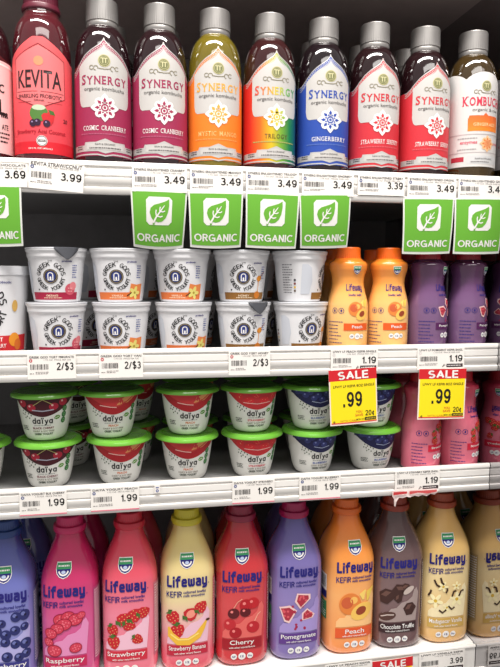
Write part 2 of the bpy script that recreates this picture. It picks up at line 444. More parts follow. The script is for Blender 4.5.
def shield(I, cx, cy, w, h, off):
    def sh(k): return [(cx + w / 2 * k * x, cy + h / 2 * k * y) for x, y in ((-1, 1), (1, 1), (.98, .1), (.8, -.4), (.45, -.8), (0, -1), (-.45, -.8), (-.8, -.4), (-.98, .1))]
    I.add(poly(sh(1)), PAPER, off)
    I.add(poly(sh(.9)), NAVY, off + .0001)
    I.add(rect(cx - w * .46, cx + w * .46, cy + h * .08, cy + h * .45), ink((62, 150, 96)), off + .0002)
    I.add(lines(cx - w * .36, cx + w * .36, cy + h * .17, cy + h * .37, 1, 3), PAPER, off + .0003)
    I.add(ring(cx, cy + h * .05, w * .24, w * .33, PI * 1.08, PI * 1.92, 14), PAPER, off + .0003)
    I.add(oval(cx, cy - h * .1, w * .13, h * .1, n=12), ink((190, 205, 235)), off + .0003)

# ------------------------------------------------------------------ kefir bottles
BIG = Round([(0, .0355), (.0015, .0385), (.006, .0410), (.02, .0420), (.08, .0420), (.14, .0422), (.152, .0420), (.162, .0408), (.175, .0372), (.19, .0312), (.203, .0258), (.211, .0230), (.217, .0215), (.222, .0212)],
            sq=[(0, 2.7), (.01, 3.5), (.15, 3.5), (.18, 2.8), (.205, 2.0)], ref=.1)
SMALL = Round([(0, .027), (.001, .029), (.005, .0305), (.02, .0310), (.05, .0312), (.068, .0308), (.08, .0288), (.092, .0258), (.102, .0243), (.110, .0248), (.118, .0268), (.124, .0284), (.129, .0288), (.133, .0274), (.1365, .0225), (.139, .0200)], ref=.04)
def cap_ribs(name, r, z0, z1, m, parent, ribs=36, amp=.0006, bead=None):
    """screw cap with knurled side"""
    seg = ribs * 2; v = []; f = []; rows = [(z0, r, 1), (z0 + (z1 - z0) * .7, r * .985, 1), (z1 - .0016, r * .975, 0), (z1 - .0004, r * .945, 0), (z1, r * .89, 0)]
    if bead: rows = [(z0 - bead[0], bead[1] * .96, 0), (z0 - bead[0] * .8, bead[1], 0), (z0 - bead[0] * .3, bead[1], 0), (z0 - .0006, bead[1] * .97, 0)] + rows
    for z, q, rb in rows:
        for k in range(seg):
            a = 2 * PI * k / seg; rr = q - (amp if rb and k % 2 else 0); v.append((rr * sin(a), -rr * cos(a), z))
    for i in range(len(rows) - 1):
        for k in range(seg):
            a, b = i * seg + k, i * seg + (k + 1) % seg; f.append((a, b, b + seg, a + seg))
    f.append(tuple(range(seg - 1, -1, -1))); f.append(tuple(range((len(rows) - 1) * seg, len(rows) * seg)))
    return mesh_obj(name, v, f, m, parent, smooth=0.5)

def kefir(kind, label, name_text, body, cap, banner, swirlc, pic, loc, sh=0, group='large kefir bottles on the bottom shelf'):
    root = thing('kefir_bottle', label, 'bottle', loc, 0, group)
    bmat = grad('sleeve_' + kind, 'Z', body, rough=.2, coat=1.0)
    BIG.body('bottle_body', bmat, root)
    cap_ribs('cap', .0195, .233, .247, mat(cap, .35, coat=.2), root, bead=(.010, .0240))
    I = Ink()
    if swirlc: I.add(swirl(None, .066, 0, .083), ink(swirlc), .0004)
    I.add(rect(-.0315, .0315, .029, .0455), ink(banner), .0006)
    lab = I.build('label', BIG, root, dt=.006, shift=sh)
    T = Ink()
    T.add(bold('Lifeway', 0, .1460, .0178, .061, .26), NAVY, .0006)
    T.add(oval(.0330, .1400, .0008, n=8), NAVY, .0006)
    T.add(bold('KEFIR', -.0195, .1260, .0095, .0235, .17), NAVY, .0006)
    T.add(text('cultured lowfat', .0115, .1288, .0046, .034, .02), NAVY, .0006)
    T.add(text('milk smoothie', .0105, .1232, .0042, .032, .02), NAVY, .0006)
    wd = min(.056, .0062 * len(name_text))
    T.add(text(name_text, 0, .0395, .0075 if not set('yg') & set(name_text) else .0092, wd, .008), PAPER, .0009)
    T.add(text('with other natural flavors', 0, .0322, .003, .04, .01), PAPER, .0009)
    T.build('lettering', BIG, lab, dt=.008, shift=sh)
    P = Ink(); picture(P, pic, .0006, -.001, .0815, .060); P.build('fruit_picture', BIG, lab, shift=sh)
    S = Ink(); shield(S, 0, .1755, .026, .0225, .0006); S.build('shield_emblem', BIG, lab, dt=.004, shift=sh)
    B = Ink()
    for i, x in enumerate((-.0125, 0, .0125)):
        B.add(oval(x, .0175, .0048 if i != 1 else .0058), PAPER, .0006)
        B.add(text(('GF', '12', 'Pro')[i], x, .0175, .0032, .0055, .02), NAVY, .0008)
    B.build('badges', BIG, lab, shift=sh)
    N = Ink()
    a = .062
    N.add(rect(a - .019, a + .019, .03, .145), ink(tuple(int(x * .82) for x in body[1][1])), .0004)
    N.add(lines(a - .017, a + .017, .034, .142, 26, 4, .35), PAPER, .0006)
    N.build('nutrition_panel', BIG, lab, shift=sh)
    C = Ink(); a = -.062
    C.add(rect(a - .013, a + .013, .103, .13), PAPER, .0004); C.add(barcode(a - .011, a + .011, .107, .127), BLACK, .0006)
    C.add(rect(a - .013, a + .013, .09, .102), ink((40, 36, 110)), .0004); C.add(rect(a - .013, a + .013, .055, .085), ink((56, 130, 80)), .0004)
    C.add(lines(a - .011, a + .011, .058, .082, 6, 9, .35), PAPER, .0006)
    C.build('barcode_panel', BIG, lab, shift=sh)
    return root
def small_kefir(kind, label, name_text, body, cap, banner, pic, loc, rz, group):
    root = thing('drinkable_kefir_bottle', label, 'bottle', loc, rz, group)
    SMALL.body('bottle_body', grad('small_sleeve_' + kind, 'Z', body, rough=.14, coat=.9), root)
    cap_ribs('cap', .0185, .139, .1555, mat(cap, .35, coat=.2), root)
    I = Ink(); I.add(rect(-.0205, .0205, .033, .0435), ink(banner), .0005)
    lab = I.build('label', SMALL, root)
    T = Ink()
    T.add(bold('Lifeway', -.003, .0965, .0100, .031, .19), NAVY, .0005)
    T.add(text('lowfat', -.008, .0855, .0036, .012, .02), NAVY, .0005); T.add(text('kefir', .005, .0855, .0036, .01, .02), NAVY, .0005)
    T.add(text(name_text, 0, .0385, .0045, min(.03, .0034 * len(name_text)), .01), PAPER, .0007)
    a = -.034
    T.add(lines(a - .012, a + .012, .012, .048, 7, 3, .2), NAVY, .0005)
    for x in (a - .001, a + .0095):
        T.add(ring(x, .062, .0036, .0043), NAVY, .0005); T.add(oval(x, .062, .0014, .002, n=8), NAVY, .0005)
    T.build('lettering', SMALL, lab, dt=.006)
    P = Ink(); picture(P, pic, .0005, .001, .0625, .036); P.build('fruit_picture', SMALL, lab, dt=.006)
    S = Ink(); shield(S, 0, .1215, .0135, .0125, .0006); S.build('shield_emblem', SMALL, lab, dt=.002)
    B = Ink()
    for i, x in enumerate((-.0085, 0, .0075)):
        B.add(oval(x, .0245, (.0036, .0045, .0034)[i]), PAPER, .0005); B.add(text(('GF', '12', 'Pro')[i], x, .0245, .0024, .0042, .02), NAVY, .0007)
    B.build('badges', SMALL, lab)
    N = Ink(); a = .05
    N.add(lines(a - .012, a + .012, .012, .07, 16, 5, .3), ink((226, 222, 228)), .0005); N.build('nutrition_panel', SMALL, lab)
    return root

# ------------------------------------------------------------------ kombucha bottles
KB = Round([(0, .031), (.001, .0335), (.004, .0362), (.010, .0373), (.03, .0375), (.13, .0375), (.146, .0371), (.159, .0360), (.171, .0338), (.181, .0302), (.1875, .0258), (.1915, .0224), (.1935, .0208), (.196, .0200), (.2005, .0198)], ref=.08)
def arch(s):
    """ogee arch, 0 at the peak, negative towards the sides"""
    s = abs(s); return -interp([0, .002, .005, .01, .018, .026, .033, .04, .046, .2], [0, .0045, .008, .0115, .0165, .0225, .0295, .037, .041, .041], s)
def lotus(I, cx, cy, k, c, off, pale=WHITE):
    pe = []
    for i in range(8):
        a = i * PI / 4 + PI / 2
        pe += move(poly([(0, .12), (.34, .5), (.2, .78), (0, 1.0 if i % 2 == 0 else .86), (-.2, .78), (-.34, .5)]), cx, cy, k, a - PI / 2)
    for i, sh in enumerate(pe): I.add([sh], ink(pale), off + i * 1e-6)
    I.add(oval(cx, cy, k * .62), ink(pale), off)
    for i in range(8):
        a = i * PI / 4
        I.add(move(poly([(0, .34), (.12, .5), (0, .72), (-.12, .5)]), cx, cy, k, a), c if not isinstance(c, tuple) else ink(c), off + .00012)
        I.add(move(oval(0, .36, .07, n=6), cx, cy, k, a + PI / 8), c if not isinstance(c, tuple) else ink(c), off + .00012)
    I.add(ring(cx, cy, k * .17, k * .27, n=14), c if not isinstance(c, tuple) else ink(c), off + .00016)
    I.add(oval(cx, cy, k * .1, n=10), c if not isinstance(c, tuple) else ink(c), off + .00016)
def crest(I, cx, cy, r, off, col=(122, 124, 84)):
    I.add(oval(cx, cy, r, n=24), ink((196, 190, 140)), off); I.add(oval(cx, cy, r * .86, n=24), ink(col), off + .0001)
    I.add(ring(cx, cy, r * .66, r * .72), ink((196, 190, 140)), off + .0002)
    for x in (-.22, .22): I.add(rect(cx + x * r - r * .07, cx + x * r + r * .07, cy - r * .4, cy + r * .35), ink((214, 208, 160)), off + .0002)
    I.add(rect(cx - r * .5, cx + r * .5, cy + r * .3, cy + r * .44), ink((214, 208, 160)), off + .0002)
    for s in (-1, 1):
        I.add(ring(cx + s * r * 1.35, cy - r * 1.2, r * .3, r * .42, 0, PI * 1.5, 12), ink((140, 132, 110)), off)
        I.add(ring(cx + s * r * 2.05, cy - r * 1.1, r * .26, r * .38, PI * .2, PI * 1.8, 12), ink((140, 132, 110)), off)
        I.add(stroke([(cx, cy - r * 1.35), (cx + s * r * .6, cy - r * 1.3), (cx + s * r * 1.1, cy - r * 1.2)], r * .12), ink((140, 132, 110)), off)
CAPM = mat((172, 169, 166), .36, .65, name='brushed_metal_cap')
def kombucha(kind, label, flavour, liquid, main, loc, rz=0, group='kombucha bottles along the top shelf', word=None, dark=None, nametxt=WHITE, lot=None, trim=None):
    root = thing('kombucha_bottle', label, 'bottle', loc, rz, group)
    KB.body('glass_bottle', mat(liquid, .08, coat=1.0, trans=.35, name='bottled_tea_' + kind), root)
    cap_ribs('cap', .0217, .2005, .228, CAPM, root, 44, .00035, bead=(.0085, .0211))
    mm = main if not isinstance(main, tuple) else ink(main)
    word = word or mm; trim = trim or mm
    W = .1175; pale = ink((200, 197, 193)); silver = mat((205, 203, 200), .35, .3, name='silver_print')
    I = Ink()
    pk = .172
    I.add(band(.0195, lambda s: pk + arch(s), -W, W, 90, 22), mm, .0004)
    lab = I.build('label', KB, root, ds=None)
    J = Ink()
    J.add(band(lambda s: pk + arch(s) - .0014, lambda s: pk + arch(s), -.05, .05, 60), silver, .0006)
    J.add(band(lambda s: pk + arch(s) - .0070, lambda s: pk + arch(s) - .0059, -.05, .05, 60), silver, .0006)
    d = []
    for i in range(-22, 23):
        s = i * .0022; d += oval(s, pk + arch(s) - .0036, .0007, .0011, n=6, rot=.6)
    J.add(d, pale, .0006)
    # bottom ogee band
    def low(s): return .0262 + .0035 * max(0, 1 - abs(s) / .006)
    J.add(band(lambda s: .0255 - .003 * max(0, 1 - abs(s) / .01), lambda s: .0375 + (.0045 * max(0, 1 - abs(s) / .012) if abs(s) < .028 else -.004), -.055, .055, 80), silver, .0006)
    J.add(band(.0275, lambda s: .0362 + .003 * max(0, 1 - abs(s) / .012), -.0255, .0255, 30), pale, .0008)
    J.add(band(lambda s: .0205 - .002 * max(0, 1 - abs(s) / .01), lambda s: .0222 - .002 * max(0, 1 - abs(s) / .01), -.06, .06, 60), silver, .0006)
    J.build('border_trim', KB, lab, ds=None)
    P = Ink()
    if dark != 'plain':
        def lo(s):
            a = abs(s)
            return .0825 if a < .0295 else .0825 + .0105 * (1 - math.sqrt(max(0, 1 - ((a - .0295) / .0065) ** 2)))
        def hi(s): return .1632 + arch(s) * .88
        P.add(band(lo, hi, -.036, .036, 44, 16), pale, .0006)
        P.build('pale_panel', KB, lab, ds=None)
    T = Ink()
    T.add(serif('SYNERGY', 0, .1165, .0105, .062, .02, 1.18), word, .0009)
    T.add(text('organic kombucha', 0, .1050, .0060, .055, .012), ink((110, 106, 104)), .0009)
    T.add(serif(flavour, 0, .0555, .0060, min(.060, .0047 * len(flavour)), .004), ink(nametxt), .0007)
    T.add(text('RAW & ORGANIC', 0, .0345, .0024, .026, .01), ink((90, 86, 86)), .001)
    T.add(lines(-.021, .021, .028, .0315, 1, 2), ink((110, 106, 106)), .001)
    T.add(lines(-.034, .034, .0465, .0495, 1, 6, .5), ink(tuple(min(255, int(x * .8 + 50)) for x in (main if isinstance(main, tuple) else (150, 150, 60)))), .0007)
    T.add(lines(-.043, -.031, .0275, .0335, 2, 6, .45), ink((70, 66, 70)), .0009); T.add(lines(.031, .043, .0275, .0335, 2, 8, .45), ink((70, 66, 70)), .0009)
    T.build('lettering', KB, lab, dt=.008)
    C = Ink(); crest(C, 0, .1415, .0080, .0009); C.build('crest_emblem', KB, lab, dt=.004)
    L = Ink(); lotus(L, 0, .0815, .0185, lot or mm, .0009); L.build('lotus_emblem', KB, lab)
    return root

# ------------------------------------------------------------------ yogurt cups
GK = Round([(0, .0285), (.001, .0305), (.003, .0314), (.02, .0338), (.045, .0366), (.060, .0383), (.0612, .0392), (.0622, .0396), (.068, .0399), (.0692, .0410), (.0712, .0416), (.073, .0414)], ref=.035)
def god_emblem(I, cx, cy, k, off, ringc=(52, 50, 52)):
    I.add(oval(cx, cy, k, n=26), ink(ringc), off); I.add(ring(cx, cy, k * .84, k * .9), ink((170, 150, 120)), off + .0001)
    I.add(oval(cx, cy, k * .66, k * .72, n=22), ink((50, 62, 128)), off + .0001)
    I.add(ring(cx, cy + k * .18, k * .26, k * .38, 0, PI, 12), PAPER, off + .0002)
    for x in (-.32, .32): I.add(rect(cx + k * (x - .07), cx + k * (x + .07), cy - k * .45, cy + k * .2), PAPER, off + .0002)
    I.add(oval(cx, cy - k * .25, k * .12, k * .25, n=10), PAPER, off + .0002)
    I.add(rect(cx - k * .4, cx + k * .4, cy - k * .55, cy - k * .45), PAPER, off + .0002)
def greek_cup(kind, label, bandc, deco, loc, rz=0, group='small white yogurt cups on the second shelf', tab=False, flavour='HONEY'):
    root = thing('yogurt_cup', label, 'yogurt cup', loc, rz, group)
    GK.body('cup', mat((226, 226, 228), .35, coat=.25, name='white_cup_plastic'), root)
    lathe('foil_lid', [(.0416, .0728), (.0420, .0732), (.0416, .0742), (.039, .0744), (.004, .0744)], mat((214, 216, 220), .3, .25, name='foil_lid'), root)
    I = Ink()
    I.add(band(.0038, .0140, -.034, .037, 30), ink(bandc), .0004)
    lab = I.build('label', GK, root, ds=None)
    T = Ink()
    cy = .0355
    T.add(arc_text('GREEK GODS', -.003, cy, .0168, .0062, PI * .98, PI * .02, .03), BLACK, .0005)
    T.add(arc_text('GREEK YOGURT', -.003, cy, .0168, .0058, PI * 1.04, PI * 1.96, .03, True), BLACK, .0005)
    T.add(text('THE', -.003, .0562, .0018, .006, .01), BLACK, .0005)
    T.add(text('probiotic', .0185, .0557, .0030, .0135, .03), NAVY, .0005)
    T.add(lines(.026, .033, .033, .052, 6, 2, .4), ink((90, 100, 160)), .0005)
    T.add(text(flavour, -.002, .0095, .0028, .017, .01), ink((246, 226, 196)), .0006)
    T.add(lines(-.014, .012, .0055, .0075, 1, 4), ink((240, 220, 190)), .0006)
    T.add(poly([(-.022, .0165), (-.0205, .0165), (-.0195, .018), (-.022, .019)]), BLACK, .0005)
    T.build('lettering', GK, lab)
    E = Ink(); god_emblem(E, -.003, cy, .0098, .0005); E.build('round_emblem', GK, lab)
    D = Ink()
    F = [(-.052, .012), (-.038, .012), (-.036, .022), (-.034, .03), (-.035, .04), (-.036, .05), (-.042, .055), (-.05, .055)]
    D.add(poly(F), ink((204, 208, 216)), .0004)
    if deco == 'vanilla':
        D.add(poly([(.0155, .0140), (.037, .0140), (.037, .0262), (.027, .0245), (.0175, .0262)]), ink((226, 132, 70)), .0005)
        for i in range(5):
            a = i * 2 * PI / 5; D.add(oval(.024 + .0050 * cos(a), .0135 + .0050 * sin(a), .0046, .0026, rot=a, n=10), ink((226, 214, 120)), .0006)
        D.add(oval(.024, .0135, .0018, n=8), ink((170, 150, 50)), .0007)
        D.add(stroke([(.012, .009), (.018, .013), (.031, .0125)], .0016), ink((70, 40, 24)), .00055); D.add(stroke([(.026, .006), (.031, .015)], .0022), ink((60, 34, 22)), .00055)
    elif deco == 'honey':
        D.add(oval(.022, .034, .0046, .004, rot=.5), ink((212, 136, 44)), .0005); D.add(stroke([(.025, .037), (.033, .044)], .0012), ink((160, 96, 40)), .0005)
        D.add(stroke([(.0215, .031), (.021, .02), (.0205, .012)], [.0014, .0008, .002]), ink((214, 140, 50)), .0005); D.add(oval(.02, .0105, .0055, .0052), ink((206, 120, 40)), .0006)
    elif deco == 'pomegranate':
        D.add(oval(.024, .018, .0078), ink((206, 88, 104)), .0005); D.add(oval(.028, .0225, .0055), ink((226, 130, 136)), .0006)
        for i in range(6): D.add(oval(.021 + .0025 * (i % 3), .0155 + .004 * (i // 3), .0009, n=6), ink((245, 180, 180)), .0007)
    a = -.068
    D.add(lines(a - .012, a + .004, .012, .056, 12, 6, .35), ink((120, 120, 126)), .0005)
    for i, c in enumerate(((60, 60, 66), (130, 60, 60), (226, 184, 60), (90, 70, 50))): D.add(oval(a + .0075, .032 - .0052 * i, .0017, n=10), ink(c), .0005)
    D.build('picture', GK, lab)
    if tab:
        t0 = .0745; V = []; Fc = []
        th0 = math.radians(28)
        rows = [(.42, .041, .0748), (.42, .0424, .0738), (.36, .0426, .0695), (.22, .0428, .064), (.08, .0430, .0595), (.02, .0431, .058)]
        for w, r, z in rows:
            for j in range(7):
                a = th0 + w * (j / 3 - 1); V.append((r * sin(a), -r * cos(a), z))
        for i in range(len(rows) - 1):
            for j in range(6): q = i * 7 + j; Fc.append((q, q + 1, q + 8, q + 7))
        o = mesh_obj('lid_tab', V, Fc, mat((92, 94, 100), .4, .4, name='foil_underside'), root, smooth=.8); o['label'] = 'dark foil pull tab folded over the rim'
        md = o.modifiers.new('thickness', 'SOLIDIFY'); md.thickness = .0003; md.offset = 1
    return root
DK = Round([(0, .0225), (.0008, .0245), (.003, .0268), (.008, .0292), (.02, .0322), (.035, .0350), (.05, .0372), (.062, .0388), (.0655, .0394)], ref=.035)
def daiya_cup(kind, label, fruit, txtc, flavour, loc, rz=0, group='green lidded yogurt cups on the third shelf'):
    root = thing('lidded_yogurt_cup', label, 'yogurt cup', loc, rz, group)
    DK.body('cup', mat((232, 232, 226), .35, coat=.3, name='cup_shell'), root)
    green = mat((104, 172, 54), .24, coat=.6, name='green_lid_film')
    lid = lathe('lid', [(.0395, .0652), (.0460, .0645), (.0474, .0634), (.0479, .0632), (.0480, .0638), (.0476, .0652), (.0464, .0674), (.042, .0694), (.038, .0696), (.037, .0692), (.002, .0692)], green, root)
    I = Ink()
    def fr(s): return .0365 + .021 * min(1, (abs(s) / .042) ** 1.7)
    I.add(band(fr, .0652, -.045, .045, 40, 5), ink(fruit[0]), .0004)
    lab = I.build('label', DK, root, ds=None)
    P = Ink(); r = random.Random(len(kind))
    if kind == 'cherry':
        for x, y in ((-.028, .055), (-.015, .05), (.014, .051), (.027, .056)): P.add(oval(x, y, .0062, .0052), ink(fruit[1]), .0006); P.add(oval(x - .002, y + .002, .0015, n=8), ink((236, 190, 190)), .0007)
        P.add(stroke([(-.012, .053), (0, .0615), (.012, .054)], .0009), ink((200, 190, 120)), .0008)
        P.add(stroke([(-.014, .0465), (0, .0450), (.014, .0465)], .0015), ink((180, 180, 196)), .0007)
    elif kind == 'peach':
        P.add(poly([(-.036, .0635), (-.012, .05), (.004, .0475), (.018, .055), (.004, .0635)]), ink(fruit[1]), .0006)
        P.add(poly([(.004, .05), (.02, .053), (.034, .0625), (.02, .0635), (.008, .058)]), ink((224, 150, 96)), .0006)
        P.add(stroke([(.006, .048), (.018, .0545), (.03, .0625)], .0016), ink((190, 60, 54)), .0007); P.add(stroke([(-.018, .0505), (-.004, .0478), (.004, .047)], .0012), ink((240, 190, 180)), .0007)
    elif kind == 'strawberry':
        for x, y, s in ((-.026, .0565, .006), (-.012, .0505, .0072), (.01, .05, .0076), (.024, .056, .006), (-.002, .0585, .0056)):
            P.add(oval(x, y, s, s * .85), ink(fruit[1]), .0006 + x * .001)
            for i in range(5): P.add(oval(x + r.uniform(-.6, .6) * s, y + r.uniform(-.5, .5) * s, .0004, n=5), ink((240, 190, 140)), .0008)
        P.add(stroke([(-.02, .0475), (0, .0455), (.02, .0475)], .001), ink((236, 196, 190)), .0008)
    else:
        for i in range(12):
            x = -.033 + .006 * i; y = .0475 + .012 * min(1, abs(x) / .034) + (.0075 if i % 2 else .001)
            P.add(oval(x, min(y, .061), .0047, .0042), ink(fruit[1]), .0006 + .00003 * (i % 2)); P.add(oval(x - .001, min(y, .061) + .0015, .0014, n=8), ink((120, 130, 190)), .0008)
        P.add(stroke([(-.012, .0465), (0, .0440), (.012, .0465)], .001), ink((170, 180, 214)), .0009)
    P.build('fruit_picture', DK, lab)
    T = Ink()
    T.add(bold('d@\u00efv@', -.001, .0310, .0090, .0285, .20), BLACK, .0005)
    T.add(lines(-.013, .012, .0232, .0248, 1, 5, .6), ink((150, 150, 150)), .0005)
    T.add(text(flavour, 0, .0200, .0031, min(.031, .0029 * len(flavour)), .02), ink(txtc), .0005)
    T.add(text('DAIRY & SOY FREE', 0, .0155, .0025, .032, .012), ink((130, 120, 110)), .0005)
    T.add(text('GREEK YOGURT', .0, .0112, .0033, .029, .024), ink((40, 56, 40)), .0005)
    T.add(lines(-.036, -.024, .016, .0235, 3, 3, .45), ink((60, 70, 60)), .0005)
    for x, y in ((-.0285, .045), (-.0245, .0425), (-.02, .041), (-.016, .0385), (-.0265, .0395), (-.0225, .037), (-.03, .0405), (-.019, .0345), (-.0255, .035)):
        T.add(oval(x, y, .0009, .0012, n=6), ink((50, 80, 50)), .0005)
    T.build('lettering', DK, lab)
    L = Ink()
    L.add(poly([(.0145, .0335), (.0175, .0375), (.0215, .0375), (.024, .0355), (.022, .0325), (.018, .0315)]), ink((92, 150, 50)), .0005)
    L.add(stroke([(.0155, .0335), (.0215, .0355)], .0007), PAPER, .0007)
    for y in (.046, .0375, .029): L.add(oval(.0305 - (.046 - y) * .06, y, .0040, .0043), ink((48, 112, 58)), .0005); L.add(ring(.0305 - (.046 - y) * .06, y, .0016, .0022, n=10), ink((150, 196, 140)), .0007)
    L.build('leaf_and_claims', DK, lab)
    return root

# ------------------------------------------------------------------ cards: price tickets and hanging signs
def card(name, w, h, m, parent, surf, th=.0006, corner=0.0):
    """bent sheet with real thickness, from t=0 up to h"""
    ns, nt = 14, 16; V = []; F = []
    for side in (0, 1):
        for i in range(ns + 1):
            for j in range(nt + 1):
                V.append(surf.at(-w / 2 + w * i / ns, h * j / nt, th * (1 - side)))
    W = nt + 1; K = (ns + 1) * W
    for i in range(ns):
        for j in range(nt):
            q = i * W + j; F.append((q, q + W, q + W + 1, q + 1)); F.append((K + q, K + q + 1, K + q + W + 1, K + q + W))
    for i in range(ns):
        a = i * W; F.append((a, K + a, K + a + W, a + W)); b = a + nt; F.append((b, b + W, K + b + W, K + b))
    for j in range(nt):
        F.append((j, j + 1, K + j + 1, K + j)); b = ns * W + j; F.append((b, K + b, K + b + 1, b + 1))
    return mesh_obj(name, V, F, m, parent, smooth=.8)
TAGM = mat((240, 236, 230), .55, name='ticket_paper')
def ticket(label, x, y, z, w, h, price, title, dot=(60, 80, 140), roll=0.0, pinkline=False, black_box=False, pw=.026, group='price tickets in the shelf rails', lean=0.0, th=.003):
    root = thing('price_ticket', label, 'price tag', (x, y, z), 0, group); root.rotation_euler = (lean, roll, 0)
    S = Flat(); card('paper', w, h, TAGM, root, S)
    T = Ink()
    T.add(text(title, 0, h - .003, th, w * .92, .014), ink((70, 66, 66)), .0009)
    T.add(text('1.72 OZ  PRICE PER OZ', w * .12, h - .0068, .0016, w * .56, .004), ink((110, 106, 104)), .0009)
    T.add(bold(price, w / 2 - .003 - pw / 2, h * .52, .0100, pw, .17), BLACK, .0009)
    T.build('lettering', S, root, ds=None)
    B = Ink()
    x0 = -w / 2 + .003
    B.add(barcode(x0 + .001, x0 + w * .38, h * .40, h * .62, int(abs(x) * 999)), ink((60, 56, 56)), .0009)
    B.add(ring(x0 + .0015, h - .0075, .0011, .0022, n=14), ink(dot), .0009)
    B.add(lines(x0 + w * .12, x0 + w * .4, h * .2, h * .32, 2, int(abs(x) * 77), .4), ink((140, 134, 132)), .0009)
    B.add(lines(x0, x0 + w * .1, h * .2, h * .27, 1, 3, .4), ink((140, 134, 132)), .0009)
    if pinkline: B.add(rect(-w / 2, w / 2, 0, .0016), ink((226, 120, 140)), .0009)
    if black_box:
        B.add(rect(w * .12, w * .47, h * .12, h * .27), ink((50, 30, 34)), .0009); B.add(lines(w * .14, w * .45, h * .16, h * .23, 1, 5), PAPER, .0011)
        B.add(stroke([(w * .03, h * .12), (w * .07, h * .26), (w * .1, h * .22), (w * .05, h * .16)], .0008), ink((50, 46, 46)), .0009)
    B.build('barcode', S, root, ds=None)
    return root
GREENC = (108, 178, 58)
def organic(label, x, y, z, w, h, roll=0.0, bend=1.8, taper=.06, sag=.001, group='green organic signs hanging from the top rail', lean=0.0):
    root = thing('organic_sign', label, 'sign', (x, y, z), 0, group); root.rotation_euler = (lean, roll, 0)
    S = Flat(bend, h, taper, sag, w); card('sign_card', w, h, mat((232, 234, 226), .45, coat=.2, name='sign_laminate'), root, S)
    I = Ink(); m = .0022
    I.add(rect(-w / 2 + m, w / 2 - m, m * 1.6, h - .001), ink(GREENC), .0008)
    pn = I.build('green_panel', S, root, ds=.005, dt=.004)
    T = Ink(); T.add(bold('ORGANIC', 0, h * .19, .0100, w * .84, .20), PAPER, .0010); T.build('lettering', S, pn, ds=.005, dt=.004)
    L = Ink(); q = w * .235; cy = h * .66
    c = .004
    L.add(poly([(-q + c, cy - q), (q - c, cy - q), (q, cy - q + c), (q, cy + q - c), (q - c, cy + q), (-q + c, cy + q), (-q, cy + q - c), (-q, cy - q + c)]), PAPER, .0010)
    leaf = [(-.52, -.98), (-.42, -.72), (-.62, -.45), (-.74, -.1), (-.66, .2), (-.4, .42), (.05, .55), (.45, .68), (.76, .86), (.78, .4), (.7, -.1), (.52, -.5), (.25, -.74), (-.05, -.8), (-.3, -.74), (-.36, -.98)]
    L.add(move(poly(leaf), 0, cy, q), ink(GREENC), .0012)
    for p, ww in (([(-.46, -.85), (-.2, -.4), (.1, -.02), (.42, .4)], [.14, .12, .1, .06]), ([(-.2, -.4), (-.26, -.1), (-.22, .08)], .09), ([(-.16, -.36), (.1, -.42), (.28, -.36)], .09), ([(.05, -.08), (.06, .18), (.1, .3)], .08), ([(.1, -.04), (.32, -.06), (.46, .02)], .08)):
        L.add(move(stroke(p, ww), 0, cy, q), PAPER, .0014)
    L.build('leaf_emblem', S, pn, ds=.005, dt=.004)
    return root
def sale(label, x, y, z, w, h, roll=0.0, group='yellow sale signs hanging from the shelf rails', lean=0.0):
    root = thing('sale_sign', label, 'sign', (x, y, z), 0, group); root.rotation_euler = (lean, roll, 0)
    S = Flat(bend=1.2); card('sign_card', w, h, mat((238, 222, 210), .5, name='sale_card_stock'), root, S)
    I = Ink(); m = .0018
    I.add(rect(-w / 2 + m, w / 2 - m, .004, h * .8), ink((246, 222, 28)), .0008); I.add(rect(-w / 2, w / 2, h * .8, h), ink((206, 36, 44)), .0008)
    I.add(rect(-w / 2 + m, w / 2 - m, .0022, .004), ink((222, 70, 60)), .0008)
    pn = I.build('colour_panel', S, root, ds=.006)
    T = Ink()
    T.add(bold('SALE', 0, h * .895, .0120, w * .64, .22), PAPER, .0010)
    T.add(text('LFWY LF KEFIR 8OZ SINGLE', .001, h * .70, .0038, w * .86, .014), ink((70, 60, 20)), .0010)
    T.add(bold('.99', -.002, h * .46, .0225, w * .40, .20), BLACK, .0010)
    T.add(text('YOU', w * .10, h * .225, .0036, .010, .02), ink((214, 96, 40)), .0010); T.add(text('SAVE', w * .10, h * .165, .0036, .012, .02), ink((214, 96, 40)), .0010)
    T.add(bold('20\u00a2', w * .33, h * .19, .0080, .0145, .18), BLACK, .0010)
    T.add(text('WITH CARD', -w * .12, h * .075, .0028, w * .36, .006), ink((206, 130, 30)), .0010); T.add(text('MON 12/31', w * .13, h * .085, .0026, .013, .01), BLACK, .0010)
    T.add(rect(w * .22, w * .46, h * .06, h * .115), BLACK, .0010); T.add(text('SALE DAYS', w * .34, h * .0875, .0022, w * .2, .01), ink((240, 214, 60)), .0012)
    T.add(ring(-w * .42, h * .065, .0006, .0015, n=12), BLACK, .0010)
    T.build('lettering', S, pn, ds=.006)
    return root

